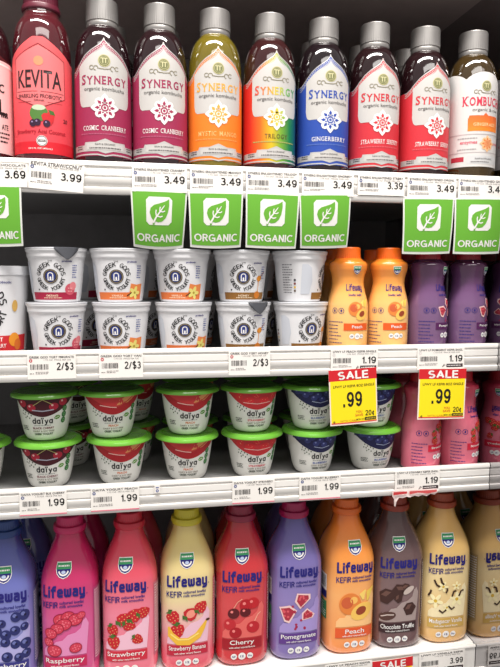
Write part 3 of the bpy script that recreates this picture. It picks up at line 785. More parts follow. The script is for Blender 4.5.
# ================================================================== THE COOLER
XR = .548; XL = -.75; YB = .44
D = (-.0148, -.0113, -.0022, .0163); Z = (0.0, -.25, -.4412, -.7538)
RAILM = mat((236, 233, 228), .32, coat=.3, bump=(60, .03, .02), name='white_enamel_rail')
DECKM = mat((150, 149, 149), .45, bump=(90, .05, .05), name='enamelled_shelf_steel')
LIP = .012
def shelf(i, label):
    d, z = D[i], Z[i]
    root = thing('cooler_shelf', label, 'shelf', (0, d, z), 0, 'cooler shelves')
    if i < 3:
        pr = [(.0055, -.0006), (.0045, 0), (.0006, 0), (0, -.0008), (0, -.0058), (.0022, -.0075), (.0022, -.0088), (.0008, -.0098), (.0008, -.0180), (.0022, -.0190), (.0022, -.0202), (.0006, -.0214), (.0006, -.0300), (.0022, -.0314), (.0022, -.0330), (0, -.0346), (0, -.0412), (.0012, -.0424), (.010, -.0424), (.010, -.030), (.0055, -.030)]
        v, f = prism_x(pr, XL, XR - .0008)
        rail = mesh_obj('price_rail', v, f, RAILM, root, smooth=.9)
        dk = [(.0055, -LIP), (YB - d - .001, -LIP), (YB - d - .001, -LIP - .016), (.06, -LIP - .016), (.058, -LIP - .024), (.012, -LIP - .024), (.0105, -LIP - .012), (.0055, -LIP - .012)]
    else:
        pr = [(.0045, -.0008), (.0035, 0), (.0008, 0), (0, -.0012), (0, -.0036), (.0018, -.005), (.0018, -.040), (0, -.0412), (0, -.05), (.008, -.05), (.008, -.002)]
        v, f = prism_x(pr, XL, XR - .0008)
        rail = mesh_obj('price_rail', v, f, RAILM, root, smooth=.9)
        dk = [(.008, -.0002), (YB - d - .001, -.0002), (YB - d - .001, -.02), (.008, -.02)]
    v, f = prism_x(dk, XL, XR - .0008)
    m = DECKM if i < 3 else mat((226, 224, 222), .4, bump=(90, .05, .03), name='white_bottom_deck')
    mesh_obj('shelf_deck', v, f, m, root)
    return root
shelf(0, 'top white shelf holding the kombucha bottles with green signs on its rail')
shelf(1, 'second white shelf carrying small white yogurt cups and small kefir bottles')
shelf(2, 'third white shelf carrying the green lidded yogurt cups')
shelf(3, 'bottom white shelf the large kefir bottles stand on')
S1, S2, S3, S4 = Z[0] - LIP + .0004, Z[1] - LIP + .0004, Z[2] - LIP + .0004, Z[3] + .0002
WALLM = mat((128, 126, 128), .55, bump=(30, .08, .08), name='dark_cooler_liner')
v, f = box(XL, XR + .02, YB, YB + .02, -1.05, .29); struct(mesh_obj('wall_back', v, f, WALLM))
mir = mat((190, 188, 190), .03, 1.0, name='mirror_end_panel')
v, f = box(XR, XR + .02, -.12, YB, -1.05, .29); struct(mesh_obj('wall_right', v, f, mir))
v, f = box(XL, XR + .02, -.02, YB + .02, .29, .31); struct(mesh_obj('ceiling', v, f, mat((190, 172, 168), .5, bump=(40, .06, .05), name='cooler_canopy_liner')))
v, f = box(XL, XR + .02, .02, YB + .02, -1.07, -1.05); struct(mesh_obj('floor', v, f, WALLM))

# ------------------------------------------------------------------ top shelf: kombucha
YK = D[0] + .0055 + .0385
red = (206, 52, 62); mag = (160, 48, 84)
cosm = kombucha('cranberry', 'dark magenta kombucha bottle right of the red hexagon label bottle', 'COSMIC CRANBERRY', (44, 20, 26), mag, (-.0392, YK, S1), .09)
trilm = grad('rainbow_print', 'X', [(-.034, (206, 40, 36)), (-.022, (226, 104, 28)), (-.008, (220, 180, 30)), (.006, (120, 168, 50)), (.02, (24, 126, 70)), (.03, (18, 96, 100)), (.036, (24, 54, 120))])
trilw = grad('rainbow_letters', 'X', [(-.03, (214, 60, 70)), (-.014, (232, 140, 50)), (0, (226, 200, 70)), (.014, (120, 186, 90)), (.03, (44, 140, 110))])
cosm2 = dup(cosm, (.0379, YK, S1), .10, 'dark magenta kombucha bottle left of the orange mango bottle')
mango = kombucha('mango', 'orange label kombucha bottle full of olive yellow liquid', 'MYSTIC MANGO', (132, 116, 30), (240, 128, 40), (.1149, YK, S1), .0, lot=(240, 170, 70), nametxt=(240, 190, 120), word=ink((240, 170, 70)))
tril = kombucha('trilogy', 'rainbow striped kombucha bottle with green and yellow label', 'TRILOGY', (66, 26, 28), trilm, (.1936, YK, S1), .07, word=trilw, lot=trilw, nametxt=(90, 70, 40))
ging = kombucha('gingerberry', 'royal blue label kombucha bottle', 'GINGERBERRY', (30, 18, 24), (46, 78, 168), (.2735, YK, S1))
sbs = kombucha('strawberry', 'red label kombucha bottle next to the blue label one', 'STRAWBERRY SERENITY', (40, 18, 22), red, (.352, YK, S1), -.02)
sbs2 = dup(sbs, (.4315, YK, S1), .09, 'red label kombucha bottle beside the white label ginger one')
def ginger_bottle():
    root = thing('kombucha_bottle', 'white label kombucha bottle with orange box at the right end', 'bottle', (.5095, YK, S1), .08, 'kombucha bottles along the top shelf')
    KB.body('glass_bottle', mat((74, 56, 26), .08, coat=1.0, trans=.35, name='bottled_tea_ginger'), root)
    cap_ribs('cap', .0217, .2005, .228, CAPM, root, 44, .00035, bead=(.0085, .0211))
    pale = ink((214, 211, 208)); W = .1175
    I = Ink(); I.add(band(.026, lambda s: .157 + .012 * abs(cos((s + .0) * 52)) ** .6 - .006, -W, W, 120, 20), pale, .0004)
    lab = I.build('label', KB, root, ds=None)
    P = Ink()
    P.add(band(.0775, lambda s: .100 + .004 * max(0, 1 - abs(s) / .004) - (.004 if abs(s) > .0245 else 0), -.026, .026, 52, 4), grad('orange_box', 'Z', [(.077, (244, 140, 44)), (.111, (226, 84, 52))]), .0006)
    P.add(rect(-.055, .055, .0722, .0735), ink((190, 180, 180)), .0006); P.add(rect(-.055, .055, .046, .0472), ink((190, 180, 180)), .0006)
    lotus(P, .004, .0595, .0125, (226, 120, 60), .0008, (240, 190, 140))
    P.add(rect(-.05, -.03, .0335, .0405), ink((180, 50, 66)), .0006)
    P.add(band(.03, lambda s: .042 - .002 * (abs(s) > .024), -.026, .026, 26), ink((206, 206, 206)), .0006)
    P.build('orange_box', KB, lab)
    T = Ink()
    T.add(serif('KOMBUCHA', .001, .120, .0125, .070, .022, 1.1), ink((214, 60, 84)), .0007)
    T.add(text('organic & raw', .002, .1075, .0058, .044, .006), ink((120, 116, 114)), .0007)
    T.add(serif('GINGERADE', 0, .0870, .0045, .036), ink((250, 216, 160)), .0009)
    T.add(text('enzymes', -.024, .06, .005, .024, .012), ink((222, 80, 104)), .0007); T.add(text('probiotics', .03, .06, .005, .028, .012), ink((222, 80, 104)), .0007)
    T.add(lines(-.04, -.012, .0655, .069, 1, 3, .5), ink((170, 164, 164)), .0007); T.add(lines(-.04, -.012, .0495, .053, 1, 4, .5), ink((170, 164, 164)), .0007)
    T.add(text('RAW & ORGANIC', 0, .0375, .0026, .028, .01), ink((100, 96, 96)), .0009); T.add(lines(-.02, .02, .0315, .0345, 1, 9), ink((120, 116, 116)), .0009)
    T.build('lettering', KB, lab, dt=.008)
    C = Ink(); crest(C, 0, .1425, .0078, .0008); C.build('crest_emblem', KB, lab, dt=.004)
ginger_bottle()
# probiotic drink with the red hexagon label
PB = Round([(0, .031), (.002, .0355), (.008, .0372), (.03, .0376), (.14, .0376), (.157, .0372), (.172, .0360), (.185, .0334), (.194, .0292), (.2, .0248), (.204, .0232), (.211, .0226)], ref=.08)
def red_drink():
    root = thing('probiotic_drink_bottle', 'red hexagon label drink bottle with a maroon cap', 'bottle', (-.1183, YK, S1), 0, 'drinks along the top shelf')
    PB.body('bottle_body', mat((92, 26, 36), .08, coat=1.0, trans=.25, name='berry_drink'), root)
    cap_ribs('cap', .0225, .215, .248, mat((104, 30, 50), .4, coat=.2), root, 40, .0005, bead=(.008, .0248))
    W = .1175
    pinkred = grad('hexagon_print', 'Z', [(.02, (226, 66, 78)), (.09, (236, 84, 92)), (.16, (238, 96, 100)), (.2, (232, 84, 90))])
    I = Ink()
    I.add(band(.0195, lambda s: .1665 - min(.026, .62 * max(0, abs(s) - .007)), -W, W, 110, 24), pinkred, .0004)
    lab = I.build('label', PB, root, ds=None)
    P = Ink()
    P.add(band(lambda s: .0775 + .42 * abs(s), lambda s: .156 - .5 * abs(s), -.034, .034, 30, 10), ink((240, 122, 124)), .0006)
    for sg in (-1, 1):
        P.add(stroke([(0, .1575), (sg * .034, .1395), (sg * .034, .092), (0, .0765)], .0008), ink((120, 40, 46)), .0008)
        P.add(rect(sg * .017 - .015, sg * .017 + .015, .0975, .0981), ink((150, 50, 56)), .0008); P.add(rect(sg * .02 - .01, sg * .02 + .01, .0845, .085), ink((150, 50, 56)), .0008)
    P.add(rect(-.06, .06, .0195, .0345), ink((214, 34, 48)), .0006)
    P.add(oval(0, .1360, .006), ink((222, 150, 110)), .0008)
    P.build('hexagon_panel', PB, lab, dt=.006)
    T = Ink()
    T.add(text('KEVITA', 0, .1135, .0225, .058, .014), ink((52, 34, 36)), .0008)
    T.add(text('SPARKLING PROBIOTIC', 0, .0920, .0050, .058, .014), ink((60, 36, 40)), .0008); T.add(text('DRINK', 0, .0865, .0026, .013, .008), ink((60, 36, 40)), .0008)
    T.add(text('Strawberry Acai Coconut', 0, .0468, .0070, .068, .014), ink((166, 22, 40)), .0008)
    T.add(text('20', .0345, .064, .005, .007, .01), ink((60, 36, 40)), .0008)
    T.add(text('15.2 FL OZ (450mL)', 0, .0255, .0026, .03, .01), PAPER, .0008)
    T.build('lettering', PB, lab, dt=.008)
    F = Ink()
    F.add(oval(-.001, .0705, .0115, .0105), ink((84, 128, 60)), .0008); F.add(oval(-.001, .0775, .0085, .0035), ink((196, 210, 180)), .0009)
    F.add(move(poly([(0, -1.05), (.45, -.75), (.85, -.1), (.8, .5), (.4, .72), (0, .62), (-.4, .72), (-.8, .5), (-.85, -.1), (-.45, -.75)]), .0105, .0655, .0092, .3), ink((206, 44, 50)), .001)
    F.add(move(poly([(0, .5), (.55, .85), (.1, 1.15), (-.6, .9)]), .0105, .0655, .0092, -.6), ink((70, 110, 50)), .0011)
    for x in (-.0085, -.003, .0085): F.add(oval(x, .0595 - abs(x) * .2, .0045), ink((54, 30, 54)), .0011); F.add(oval(x - .001, .061 - abs(x) * .2, .0012, n=8), ink((150, 130, 170)), .0012)
    F.add(oval(.002, .0355, .0068), PAPER, .0008); F.add(ring(.002, .0355, .0055, .0062), ink((60, 40, 40)), .0009); F.add(rect(-.0025, .0065, .034, .037), ink((60, 40, 40)), .0009); F.add(text('USDA', .002, .0355, .0018, .007, .015), PAPER, .0010)
    F.build('fruit_picture', PB, lab)
red_drink()
def pink_bottle():
    root = thing('kombucha_bottle', 'pale pink label bottle cut by the left edge of the view', 'bottle', (-.1950, YK, S1), 0, 'drinks along the top shelf')
    KB.body('glass_bottle', mat((58, 24, 30), .08, coat=1.0, trans=.35, name='bottled_tea_cocoa'), root)
    cap_ribs('cap', .0217, .2005, .228, CAPM, root, 44, .00035, bead=(.0085, .0211))
    I = Ink(); I.add(band(.0195, lambda s: .137 - .055 * max(0, abs(s) - .03), -.1175, .1175, 80, 18), ink((238, 196, 194)), .0004)
    lab = I.build('label', KB, root, ds=None)
    T = Ink()
    T.add(text('C', .032, .102, .011, .008, .02), BLACK, .0006); T.add(text('L.', .034, .078, .02, .014, .03), BLACK, .0006)
    T.add(text('ATE', .036, .0535, .007, .011, .02), BLACK, .0006); T.add(lines(.028, .044, .032, .048, 3, 2, .4), BLACK, .0006); T.add(lines(.03, .042, .064, .07, 1, 5, .5), BLACK, .0006)
    T.build('lettering', KB, lab, dt=.008)
    A = Ink(); A.add(band(lambda s: .131 - .055 * max(0, abs(s) - .03), lambda s: .1335 - .055 * max(0, abs(s) - .03), -.06, .06, 50), PAPER, .0006); A.build('border_trim', KB, lab, ds=None)
pink_bottle()
# second row of bottles behind
for nm, x, src in (('magenta', -.03, cosm), ('magenta', .05, cosm), ('orange', .127, mango), ('rainbow', .206, tril), ('blue', .286, ging), ('red', .366, sbs), ('red', .4435, sbs)):
    where = {-.03: 'left one of two magenta kombucha bottles in the shadowed second row', .05: 'right one of two magenta kombucha bottles in the shadowed second row', .127: 'orange label kombucha bottle in the shadowed second row', .206: 'rainbow label kombucha bottle in the shadowed second row',
             .286: 'blue label kombucha bottle in the shadowed second row', .366: 'left one of two red label kombucha bottles in the shadowed second row', .4435: 'right one of two red label kombucha bottles in the shadowed second row'}[x]
    dup(src, (x, YK + .088, S1), .1, where, 'kombucha bottles in the second row')

# ------------------------------------------------------------------ second shelf: cups and small bottles
YG = D[1] + .0055 + .0425; H = .0746
orange, honeyc, pomc = (222, 118, 62), (142, 98, 46), (168, 36, 66)
def R(d): return math.radians(d)
pomcup = greek_cup('pom', 'white yogurt cup with dark red band, upper of the leftmost pair', pomc, 'pomegranate', (-.1067, YG, S2 + H), R(-2), tab=True, flavour='POMEGRANATE')
pomb = greek_cup('pom', 'white yogurt cup with dark red band, lower of the leftmost pair', pomc, 'pomegranate', (-.1077, YG, S2), R(14), flavour='POMEGRANATE')
van = greek_cup('van', 'white yogurt cup with orange band, upper of the second pair from the left', orange, 'vanilla', (-.0202, YG, S2 + H), R(-2), flavour='VANILLA')
dup(van, (-.0184, YG, S2), R(-9), 'white yogurt cup with orange band, lower of the second pair from the left')
dup(van, (.0677, YG, S2 + H), R(-14), 'white yogurt cup with orange band, upper of the third pair from the left')
dup(van, (.0700, YG, S2), R(3), 'white yogurt cup with orange band, lower of the third pair from the left')
hon = greek_cup('hon', 'white yogurt cup with brown band and honey dipper, upper of its pair', honeyc, 'honey', (.1552, YG, S2 + H), R(0), flavour='HONEY')
honb = greek_cup('honb', 'white yogurt cup with honey dipper and dark folded foil tab, lower of its pair', honeyc, 'honey', (.1578, YG, S2), R(-3), tab=True, flavour='HONEY')
dup(hon, (.2437, YG, S2 + H), R(72), 'white yogurt cup turned to show its barcode side, beside the orange bottles')
dup(hon, (.2457, YG, S2), R(18), 'white yogurt cup with brown band under the cup turned sideways')
k = 0
for x, src, n in ((-.088, pomb, 'pomegranate'), (.002, van, 'first orange banded'), (.09, van, 'second orange banded'), (.19, hon, 'honey')):
    for lv in (0, 1):
        dup(src, (x, YG + .092, S2 + H * lv), R(60 + 30 * lv), {
            'pomegranate': 'yogurt cup in the dark behind the dark red banded pair, ', 'first orange banded': 'yogurt cup in the dark behind the second pair from the left, ',
            'second orange banded': 'yogurt cup in the dark behind the third pair from the left, ', 'honey': 'yogurt cup in the dark behind the honey pair, '}[n] + ('lower one', 'upper one')[lv], 'yogurt cups in the second row')
# tall tub
GT = Round([(0, .044), (.002, .046), (.006, .0475), (.06, .0505), (.105, .0532), (.112, .0536)], ref=.06)
def tub():
    root = thing('yogurt_tub', 'large white yogurt tub with red band cut by the left edge', 'yogurt tub', (-.2007, D[1] + .0055 + .056, S2), R(-2))
    GT.body('cup', mat((226, 226, 228), .35, coat=.25, name='white_cup_plastic'), root)
    lathe('lid', [(.0535, .1115), (.0552, .1118), (.0552, .1215), (.0545, .1235), (.0525, .1240), (.0515, .1225), (.002, .1225)], mat((222, 223, 226), .35, name='white_lid'), root)
    I = Ink(); I.add(band(.008, .030, -.07, .07, 44), ink((206, 44, 50)), .0004); lab = I.build('label', GT, root, ds=None)
    T = Ink()
    T.add(arc_text('GREEK GODS', 0, .068, .031, .0105, PI * .97, PI * .03, .012), BLACK, .0006); T.add(arc_text('GREEK YOGURT', 0, .068, .031, .0095, PI * 1.05, PI * 1.95, .012, True), BLACK, .0006)
    T.add(text('probiotic', .031, .1015, .0045, .021, .015), NAVY, .0006)
    T.add(text('WITH FRUIT', .012, .025, .0055, .034, .01), PAPER, .0007); T.add(text('STRAWBERRY', .014, .0165, .0055, .04, .01), PAPER, .0007)
    T.build('lettering', GT, lab)
    E = Ink(); god_emblem(E, 0, .068, .0195, .0006); E.build('round_emblem', GT, lab)
    P = Ink(); P.add(oval(.046, .024, .0085, .0095), ink((232, 150, 44)), .0007); P.add(oval(.052, .017, .006, .008), ink((214, 110, 40)), .0008); P.add(oval(.047, .070, .0045, .008), ink((214, 170, 90)), .0007); P.build('picture', GT, lab)
tub()
YS = D[1] + .0055 + .0322
pe = [(0, (246, 188, 112)), (.06, (248, 196, 124)), (.1, (244, 166, 80)), (.14, (238, 130, 38))]
pc = small_kefir('peach', 'small orange kefir bottle beside the yogurt cups', 'Peach', pe, (246, 112, 26), (228, 92, 36), 'peach', (.3164, YS, S2), R(10), 'small kefir bottles on the second shelf')
dup(pc, (.3814, YS, S2), R(4), 'small orange kefir bottle beside the purple ones')
pu = [(0, (114, 80, 116)), (.06, (120, 88, 126)), (.1, (100, 64, 104)), (.14, (74, 34, 62))]
pg = small_kefir('pomegranate', 'small purple kefir bottle beside the orange ones', 'Pomegranate', pu, (166, 20, 40), (84, 34, 84), 'pomegranate', (.4458, YS, S2), R(38), 'small kefir bottles on the second shelf')
dup(pg, (.5129, YS, S2), R(38), 'small purple kefir bottle against the mirrored end wall')
dup(pc, (.322, YS + .068, S2), R(50), 'small orange kefir bottle behind the front orange one by the cups')
dup(pc, (.387, YS + .068, S2), R(50), 'small orange kefir bottle behind the front orange one by the purple bottles')
dup(pg, (.452, YS + .068, S2), R(60), 'small purple kefir bottle behind the left front purple one')
dup(pg, (.515, YS + .068, S2), R(60), 'small purple kefir bottle behind the front one at the mirrored wall')

# ------------------------------------------------------------------ third shelf: green lidded cups
YD = D[2] + .0055 + .0485; HD = .0697
chc = dict(kind='cherry', fruit=((74, 24, 34), (176, 36, 58)), txtc=(120, 40, 60), flavour='BLACK CHERRY')
pcc = dict(kind='peach', fruit=((176, 36, 44), (204, 58, 60)), txtc=(214, 110, 60), flavour='PEACH')
stc = dict(kind='strawberry', fruit=((200, 50, 56), (216, 44, 52)), txtc=(206, 60, 80), flavour='STRAWBERRY')
blc = dict(kind='blueberry', fruit=((34, 36, 78), (52, 58, 116)), txtc=(80, 100, 170), flavour='BLUEBERRY')
ch = daiya_cup(label='green lidded cup with black cherry picture, upper of the leftmost pair', loc=(-.1285, YD, S3 + HD), rz=R(2), **chc)
dup(ch, (-.1254, YD, S3), R(3), 'green lidded cup with black cherry picture, lower of the leftmost pair')
dup(ch, (-.2246, YD, S3), R(0), 'green lidded cup cut off by the left edge of the view')
pk = daiya_cup(label='green lidded cup with red peach picture, upper of its pair beside the cherry cups', loc=(-.0352, YD, S3 + HD), rz=R(6), **pcc)
dup(pk, (-.0247, YD, S3), R(7), 'green lidded cup with red peach picture, lower of its pair beside the cherry cups')
dup(pk, (.0765, YD, S3 + HD), R(2), 'green lidded cup with red peach picture, upper of its pair beside the strawberry cups')
dup(pk, (.0756, YD, S3), R(-2), 'green lidded cup with red peach picture, lower of its pair beside the strawberry cups')
sw = daiya_cup(label='green lidded cup with strawberry picture, upper of its pair', loc=(.1741, YD, S3 + HD), rz=R(4), **stc)
dup(sw, (.1753, YD, S3), R(5), 'green lidded cup with strawberry picture, lower of its pair')
bb = daiya_cup(label='green lidded cup with blueberry picture, upper of its pair beside the strawberry cups', loc=(.2697, YD, S3 + HD), rz=R(5), **blc)
dup(bb, (.2712, YD, S3), R(9), 'green lidded cup with blueberry picture, lower of its pair beside the strawberry cups')
dup(bb, (.3668, YD, S3 + HD), R(0), 'green lidded cup with blueberry picture, upper cup half behind the yellow sale sign')
dup(bb, (.3686, YD, S3), R(12), 'green lidded cup with blueberry picture, lower cup under the yellow sale sign')
for x, src, n in ((-.106, ch, 'black cherry'), (-.008, pk, 'left peach'), (.089, pk, 'right peach'), (.190, sw, 'strawberry'), (.288, bb, 'left blueberry')):
    for lv in (0, 1):
        dup(src, (x, YD + .099, S3 + HD * lv), R(20 + 15 * lv), 'green lidded cup in the shadow behind the %s pair, %s' % (n, ('lower one', 'upper one')[lv]), 'green lidded cups in the second row')
YP = D[2] + .0055 + .0322
pkc = [(0, (216, 106, 128)), (.06, (220, 116, 136)), (.1, (210, 92, 114)), (.14, (190, 48, 72))]
sk = small_kefir('strawberry', 'small pink kefir bottle beside the blueberry cups', 'Strawberry', pkc, (196, 28, 44), (206, 36, 62), 'strawberry', (.4468, YP, S3), R(34), 'small pink kefir bottles on the third shelf')
dup(sk, (.5128, YP, S3), R(34), 'small pink kefir bottle against the mirrored end wall')
dup(sk, (.450, YP + .068, S3), R(60), 'small pink kefir bottle behind the left front pink one')
dup(sk, (.515, YP + .068, S3), R(60), 'small pink kefir bottle behind the front one at the mirrored wall')

# ------------------------------------------------------------------ bottom shelf: large kefir bottles
YL = D[3] + .0085 + .0445
FL = [('blueberry', -.1915, 'Blueberry', [(0, (122, 124, 192)), (.1, (136, 140, 204)), (.16, (106, 112, 184)), (.22, (62, 72, 140))], (34, 66, 130), (58, 56, 132), (176, 172, 222), 'blueberry', 'periwinkle blue', .003),
      ('raspberry', -.1000, 'Raspberry', [(0, (212, 84, 140)), (.1, (214, 84, 144)), (.16, (200, 44, 104)), (.22, (190, 30, 86))], (206, 40, 100), (196, 40, 88), (226, 142, 188), 'raspberry', 'deep pink', -.007),
      ('strawberry', -.0118, 'Strawberry', [(0, (238, 120, 140)), (.1, (240, 134, 156)), (.16, (228, 84, 104)), (.22, (216, 52, 76))], (208, 44, 66), (206, 46, 66), (240, 190, 208), 'strawberry', 'coral pink', -.007),
      ('banana', .0758, 'Strawberry Banana', [(0, (224, 66, 84)), (.03, (234, 110, 128)), (.075, (238, 176, 176)), (.115, (234, 212, 160)), (.2, (226, 204, 128))], (212, 200, 52), (190, 38, 62), (236, 190, 206), 'banana', 'pale yellow to pink', -.003),
      ('cherry', .1612, 'Cherry', [(0, (204, 44, 52)), (.1, (212, 72, 74)), (.16, (202, 48, 54)), (.22, (172, 28, 46))], (146, 30, 62), (160, 26, 38), (226, 104, 98), 'cherry', 'bright red', -.004),
      ('pomegranate', .2483, 'Pomegranate', [(0, (126, 108, 172)), (.1, (142, 126, 186)), (.16, (120, 108, 172)), (.22, (86, 78, 142))], (168, 22, 84), (96, 60, 136), (164, 146, 206), 'pomegranate', 'violet', -.0005),
      ('peach', .3370, 'Peach', [(0, (244, 146, 78)), (.1, (248, 176, 104)), (.16, (242, 152, 66)), (.22, (236, 120, 36))], (238, 112, 34), (226, 92, 46), (250, 196, 134), 'peach', 'orange', .003),
      ('chocolate', .4215, 'Chocolate Truffle', [(0, (104, 74, 76)), (.1, (124, 98, 98)), (.16, (104, 80, 80)), (.22, (80, 58, 58))], (150, 52, 34), (58, 36, 40), (166, 148, 144), 'chocolate', 'greyish brown', -.008),
      ('vanilla', .5055, 'Madagascar Vanilla', [(0, (230, 176, 104)), (.05, (238, 204, 140)), (.12, (238, 214, 158)), (.16, (228, 188, 116)), (.22, (216, 166, 92))], (170, 70, 38), (206, 168, 88), (244, 228, 184), 'vanilla', 'cream', -.007)]
for kd, x, nm, body, capc, ban, sw_, pic, cname, rz in FL:
    src = kefir(kd, '%s large kefir bottle with %s print in the front row' % (cname, {'banana': 'strawberry and banana'}.get(kd, kd)), nm, body, capc, ban, sw_, pic, (x, YL, S4), rz)
    dup(src, (x + .012, YL + .0925, S4), 0, '%s kefir bottle in the dark behind the front %s one' % (cname, {'banana': 'strawberry banana'}.get(kd, kd)), 'large kefir bottles in the second row')

# ------------------------------------------------------------------ tickets and signs
y = D[0] - .0010
def tk(row, x, w, top, bot, price, title, label, **kw):
    lift = kw.pop('lift', 0)
    return ticket(label, x, D[row] - .0008 - lift, Z[row] + bot, w, top - bot, price, title, **kw)
tk(0, -.1643, .0618, -.0072, -.0372, '3.69', 'TEA LIVE CHOCOLATE', 'price ticket reading 3.69 above the leftmost organic sign', lift=.001)
tk(0, -.0997, .0695, -.0050, -.0400, '3.99', 'KEVITA STRAW/CCNUT', 'tilted price ticket reading 3.99 under the red hexagon label bottle', roll=.075, pw=.0265, lift=.001, th=.0048)
T0 = 'SYNERG ENLIGHTENED '
tk(0, .0347, .0729, -.0062, -.0381, '3.49', T0 + 'CRANBRY', 'price ticket reading 3.49 under the right magenta kombucha bottle', pw=.028)
tk(0, .1115, .0726, -.0062, -.0378, '3.49', T0 + 'MANGO', 'price ticket reading 3.49 under the orange label kombucha bottle', pw=.028)
tk(0, .1895, .0751, -.0058, -.0376, '3.49', T0 + 'TRILOGY', 'price ticket reading 3.49 under the rainbow kombucha bottle', pw=.028)
tk(0, .2694, .0761, -.0058, -.0365, '3.49', T0 + 'GNGRBRY', 'price ticket reading 3.49 under the blue label kombucha bottle', pw=.028)
tk(0, .3490, .0711, -.0060, -.0335, '3.39', T0 + 'STRBRY', 'price ticket reading 3.39 under the left red kombucha bottle', pw=.024)
tk(0, .4268, .0760, -.0058, -.0370, '3.49', T0 + 'ORGNL', 'price ticket reading 3.49 under the right red kombucha bottle', pw=.028)
tk(0, .5075, .0780, -.0052, -.0350, '3.49', 'SYNRG EN LIGHTENED GNGR', 'price ticket reading 3.49 under the white label kombucha bottle', pw=.028)
def og(x, w, top, bot, label, **kw): organic(label, x, D[0] - .0030, bot, w, top - bot, **kw)
og(-.1713, .0608, -.0370, -.1125, 'green organic sign at the far left below the 3.69 ticket', roll=-.02)
og(.0330, .0755, -.0372, -.1105, 'green organic sign under the magenta kombucha bottles', roll=.012, bend=2.5, taper=.11, sag=.0035)
og(.1112, .0755, -.0372, -.1098, 'green organic sign under the orange label kombucha bottle', roll=-.01, taper=.07, sag=.002)
og(.1892, .0765, -.0365, -.1100, 'green organic sign under the rainbow kombucha bottle', roll=.012, bend=1.5)
og(.2680, .0760, -.0350, -.1085, 'green organic sign under the blue label kombucha bottle', roll=-.03, bend=2.2, taper=.08)
og(.4242, .0800, -.0360, -.1150, 'green organic sign under the right red kombucha bottle', roll=-.02, bend=1.5)
og(.5050, .0800, -.0340, -.1140, 'green organic sign under the white label kombucha bottle', roll=-.02, bend=1.5)
tk(1, -.1102, .0625, -.0060, -.0385, '2/$3', 'GREEK GOD YGRT PMGRNTE', 'price ticket reading 2/$3 below the dark red banded cups', dot=(200, 60, 70), pw=.022)
tk(1, -.0192, .0590, -.0060, -.0390, '2/$3', 'GREEK GOD YGRT VAN', 'price ticket reading 2/$3 below the orange banded cups', dot=(200, 60, 70), pw=.022)
tk(1, .1591, .0600, -.0055, -.0395, '2/$3', 'GREEK GOD YGRT HONEY', 'price ticket reading 2/$3 below the honey cups', dot=(200, 60, 70), pw=.022)
tk(1, .3155, .0723, -.0055, -.0385, '1.19', 'LFWY LF PEACH KEFIR SINGLE', 'price ticket reading 1.19 below the small orange bottles', black_box=True, pw=.022, dot=(220, 216, 214))
tk(1, .4521, .0760, -.0055, -.0385, '1.19', 'LFWY LF POMGRNT KEFIR SNGL', 'price ticket reading 1.19 below the small purple bottles', black_box=True, pw=.022, dot=(220, 216, 214))
sale('yellow sale sign reading .99 in front of the blueberry cups', .3170, D[1] - .0030, Z[1] - .1165, .0735, .0825, roll=-.055)
sale('yellow sale sign reading .99 in front of the small pink bottles', .4550, D[1] - .0030, Z[1] - .1140, .0770, .0770, roll=.01)
tk(2, -.1270, .0625, -.0050, -.0380, '1.99', 'DAIYA YOGURT BLK CHERRY', 'price ticket reading 1.99 below the black cherry cups', pinkline=True, pw=.0225)
tk(2, -.0301, .0665, -.0045, -.0380, '1.99', 'DAIYA YOGURT PEACH', 'price ticket reading 1.99 below the left peach cups', pinkline=True, pw=.0225)
tk(2, .1679, .0630, -.0055, -.0395, '1.99', 'DAIYA YOGURT STRWBRY', 'price ticket reading 1.99 below the strawberry cups', pinkline=True, pw=.0225)
tk(2, .2690, .0640, -.0045, -.0400, '1.99', 'DAIYA YOGURT BLUEBRRY', 'price ticket reading 1.99 below the blueberry cups', pinkline=True, pw=.0225)
tk(2, .4249, .0735, -.0040, -.0385, '1.19', 'LFWY LF STRWBRY KEFIR SNGL', 'price ticket reading 1.19 above the torn red paper', black_box=True, pw=.022, dot=(220, 216, 214))
# little loose sticker on the bare stretch of the third rail
st = thing('rail_sticker', 'tiny blue marked sticker on the bare third rail', 'sticker', (.0285, D[2] - .0008, Z[2] - .0165))
card('paper', .008, .012, TAGM, st, Flat()); sI = Ink(); sI.add(ring(0, .0035, .0011, .0021, n=14), ink((60, 80, 150)), .0009); sI.add(rect(-.002, .002, .0075, .0088), ink((60, 80, 150)), .0009); sI.build('blue_mark', Flat(), st, ds=None)
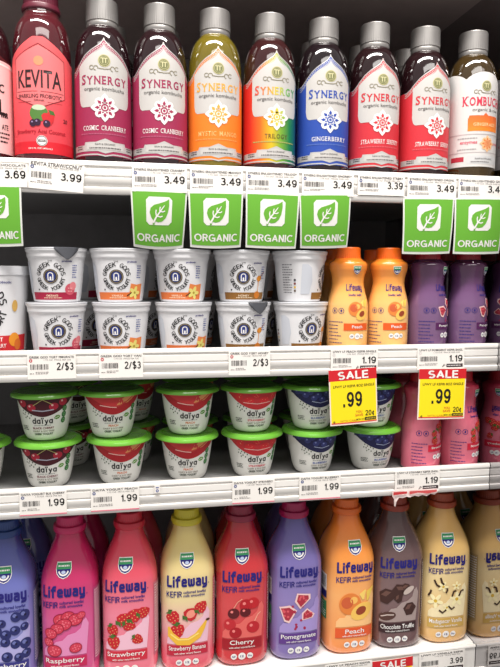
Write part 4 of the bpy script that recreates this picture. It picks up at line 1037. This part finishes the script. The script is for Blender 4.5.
# torn remainder of a sale sign
def torn():
    root = thing('torn_paper', 'torn remainder of a red sale sign hanging under the third rail', 'paper', (.420, D[2] - .0035, Z[2] - .0400))
    top = .006; edge = [(-.037, -.0020), (-.034, -.006), (-.0335, -.017), (-.0315, -.0185), (-.030, -.010), (-.026, -.0045), (-.020, -.0055), (-.014, -.0035), (-.008, -.0048), (-.001, -.0030), (.006, -.0045), (.012, -.0025), (.019, -.0042), (.026, -.0015), (.032, -.0030), (.037, .0005)]
    V = []; F = []; n = len(edge); r = random.Random(3)
    for s in (0, 1):
        for x, z in edge:
            for j in range(4):
                u = j / 3; V.append((x, -.0015 * u * r.uniform(.2, 1.2) + s * .0005, top + (z - top) * u))
    K = n * 4
    for i in range(n - 1):
        for j in range(3): q = i * 4 + j; F.append((q, q + 1, q + 5, q + 4)); F.append((K + q, K + q + 4, K + q + 5, K + q + 1))
    for i in range(n - 1): q = i * 4; F.append((q, q + 4, K + q + 4, K + q)); F.append((q + 3, K + q + 3, K + q + 7, q + 7))
    F.append((0, K, K + 1, 1)); F.append((1, K + 1, K + 2, 2)); F.append((2, K + 2, K + 3, 3))
    mesh_obj('paper', V, F, mat((226, 206, 202), .6, bump=(200, .3, .04), name='torn_card'), root)
    S = Flat(); I = Ink()
    I.add(poly([(-.036, .0005), (-.014, .0018), (-.014, .0052), (-.036, .0052)]), ink((196, 56, 60)), .0028)
    I.add(poly([(-.010, .0), (.004, .0022), (.020, .0), (.035, .0020), (.035, .0052), (-.010, .0052)]), ink((206, 84, 84)), .0028)
    I.build('red_print', S, root, ds=None)
torn()
tk(3, .3268, .0783, -.0045, -.0400, '3.99', 'LFWY LF PEACH KEFIR', 'price ticket below the large orange kefir bottle', black_box=True, pw=.024, dot=(220, 216, 214))
tk(3, .4869, .0800, -.0040, -.0400, '3.99', 'LFWY LF VANILLA KEFIR', 'price ticket reading 3.99 below the cream kefir bottle', black_box=True, pw=.0235, dot=(220, 216, 214))
sale('red topped sale sign below the chocolate kefir bottle', .4030, D[3] - .0030, Z[3] - .0870, .0690, .0810, roll=-.03)

# ================================================================== light and camera
w = bpy.data.worlds.new('store'); SC.world = w; w.use_nodes = True
w.node_tree.nodes['Background'].inputs['Color'].default_value = (1.0, .95, .92, 1); w.node_tree.nodes['Background'].inputs['Strength'].default_value = .44
def lamp(name, loc, target, sx, sy, e, c=(1, .96, .92)):
    l = bpy.data.lights.new(name, 'AREA'); l.shape = 'RECTANGLE'; l.size = sx; l.size_y = sy; l.energy = e; l.color = c
    o = bpy.data.objects.new(name, l); COL.objects.link(o); o.location = loc
    o.rotation_euler = (Vector(target) - Vector(loc)).to_track_quat('-Z', 'Y').to_euler()
lamp('ceiling_lamp', (-.1, -.9, 2.2), (.1, 0, -.3), 2.4, .3, 138)
lamp('aisle_lamp', (.3, -2.0, 1.7), (.1, 0, -.35), 2.2, .5, 22)

cam = bpy.data.cameras.new('camera'); co = bpy.data.objects.new('camera', cam); COL.objects.link(co); SC.camera = co
rt = Vector((0.9831276330685028, -0.18283121677443923, 0.005727413892980708)); up = Vector((0.011255202718077614, 0.09171416005459002, 0.9957217649811899)); fw = Vector((0.18257430681478284, 0.9788571187963333, -0.092224527501324))
m = Matrix(((rt.x, up.x, -fw.x, 0), (rt.y, up.y, -fw.y, -0.8680063186868144), (rt.z, up.z, -fw.z, -0.14979259065473344), (0, 0, 0, 1)))
co.matrix_world = m
cam.sensor_fit = 'HORIZONTAL'; cam.sensor_width = 36; cam.lens = 618.6664 * 36 / 500; cam.clip_start = .01
SC.view_settings.view_transform = 'Standard'; SC.view_settings.look = 'None'; SC.view_settings.exposure = 0.05; SC.view_settings.gamma = 1.0; SC.view_settings.use_curve_mapping = False
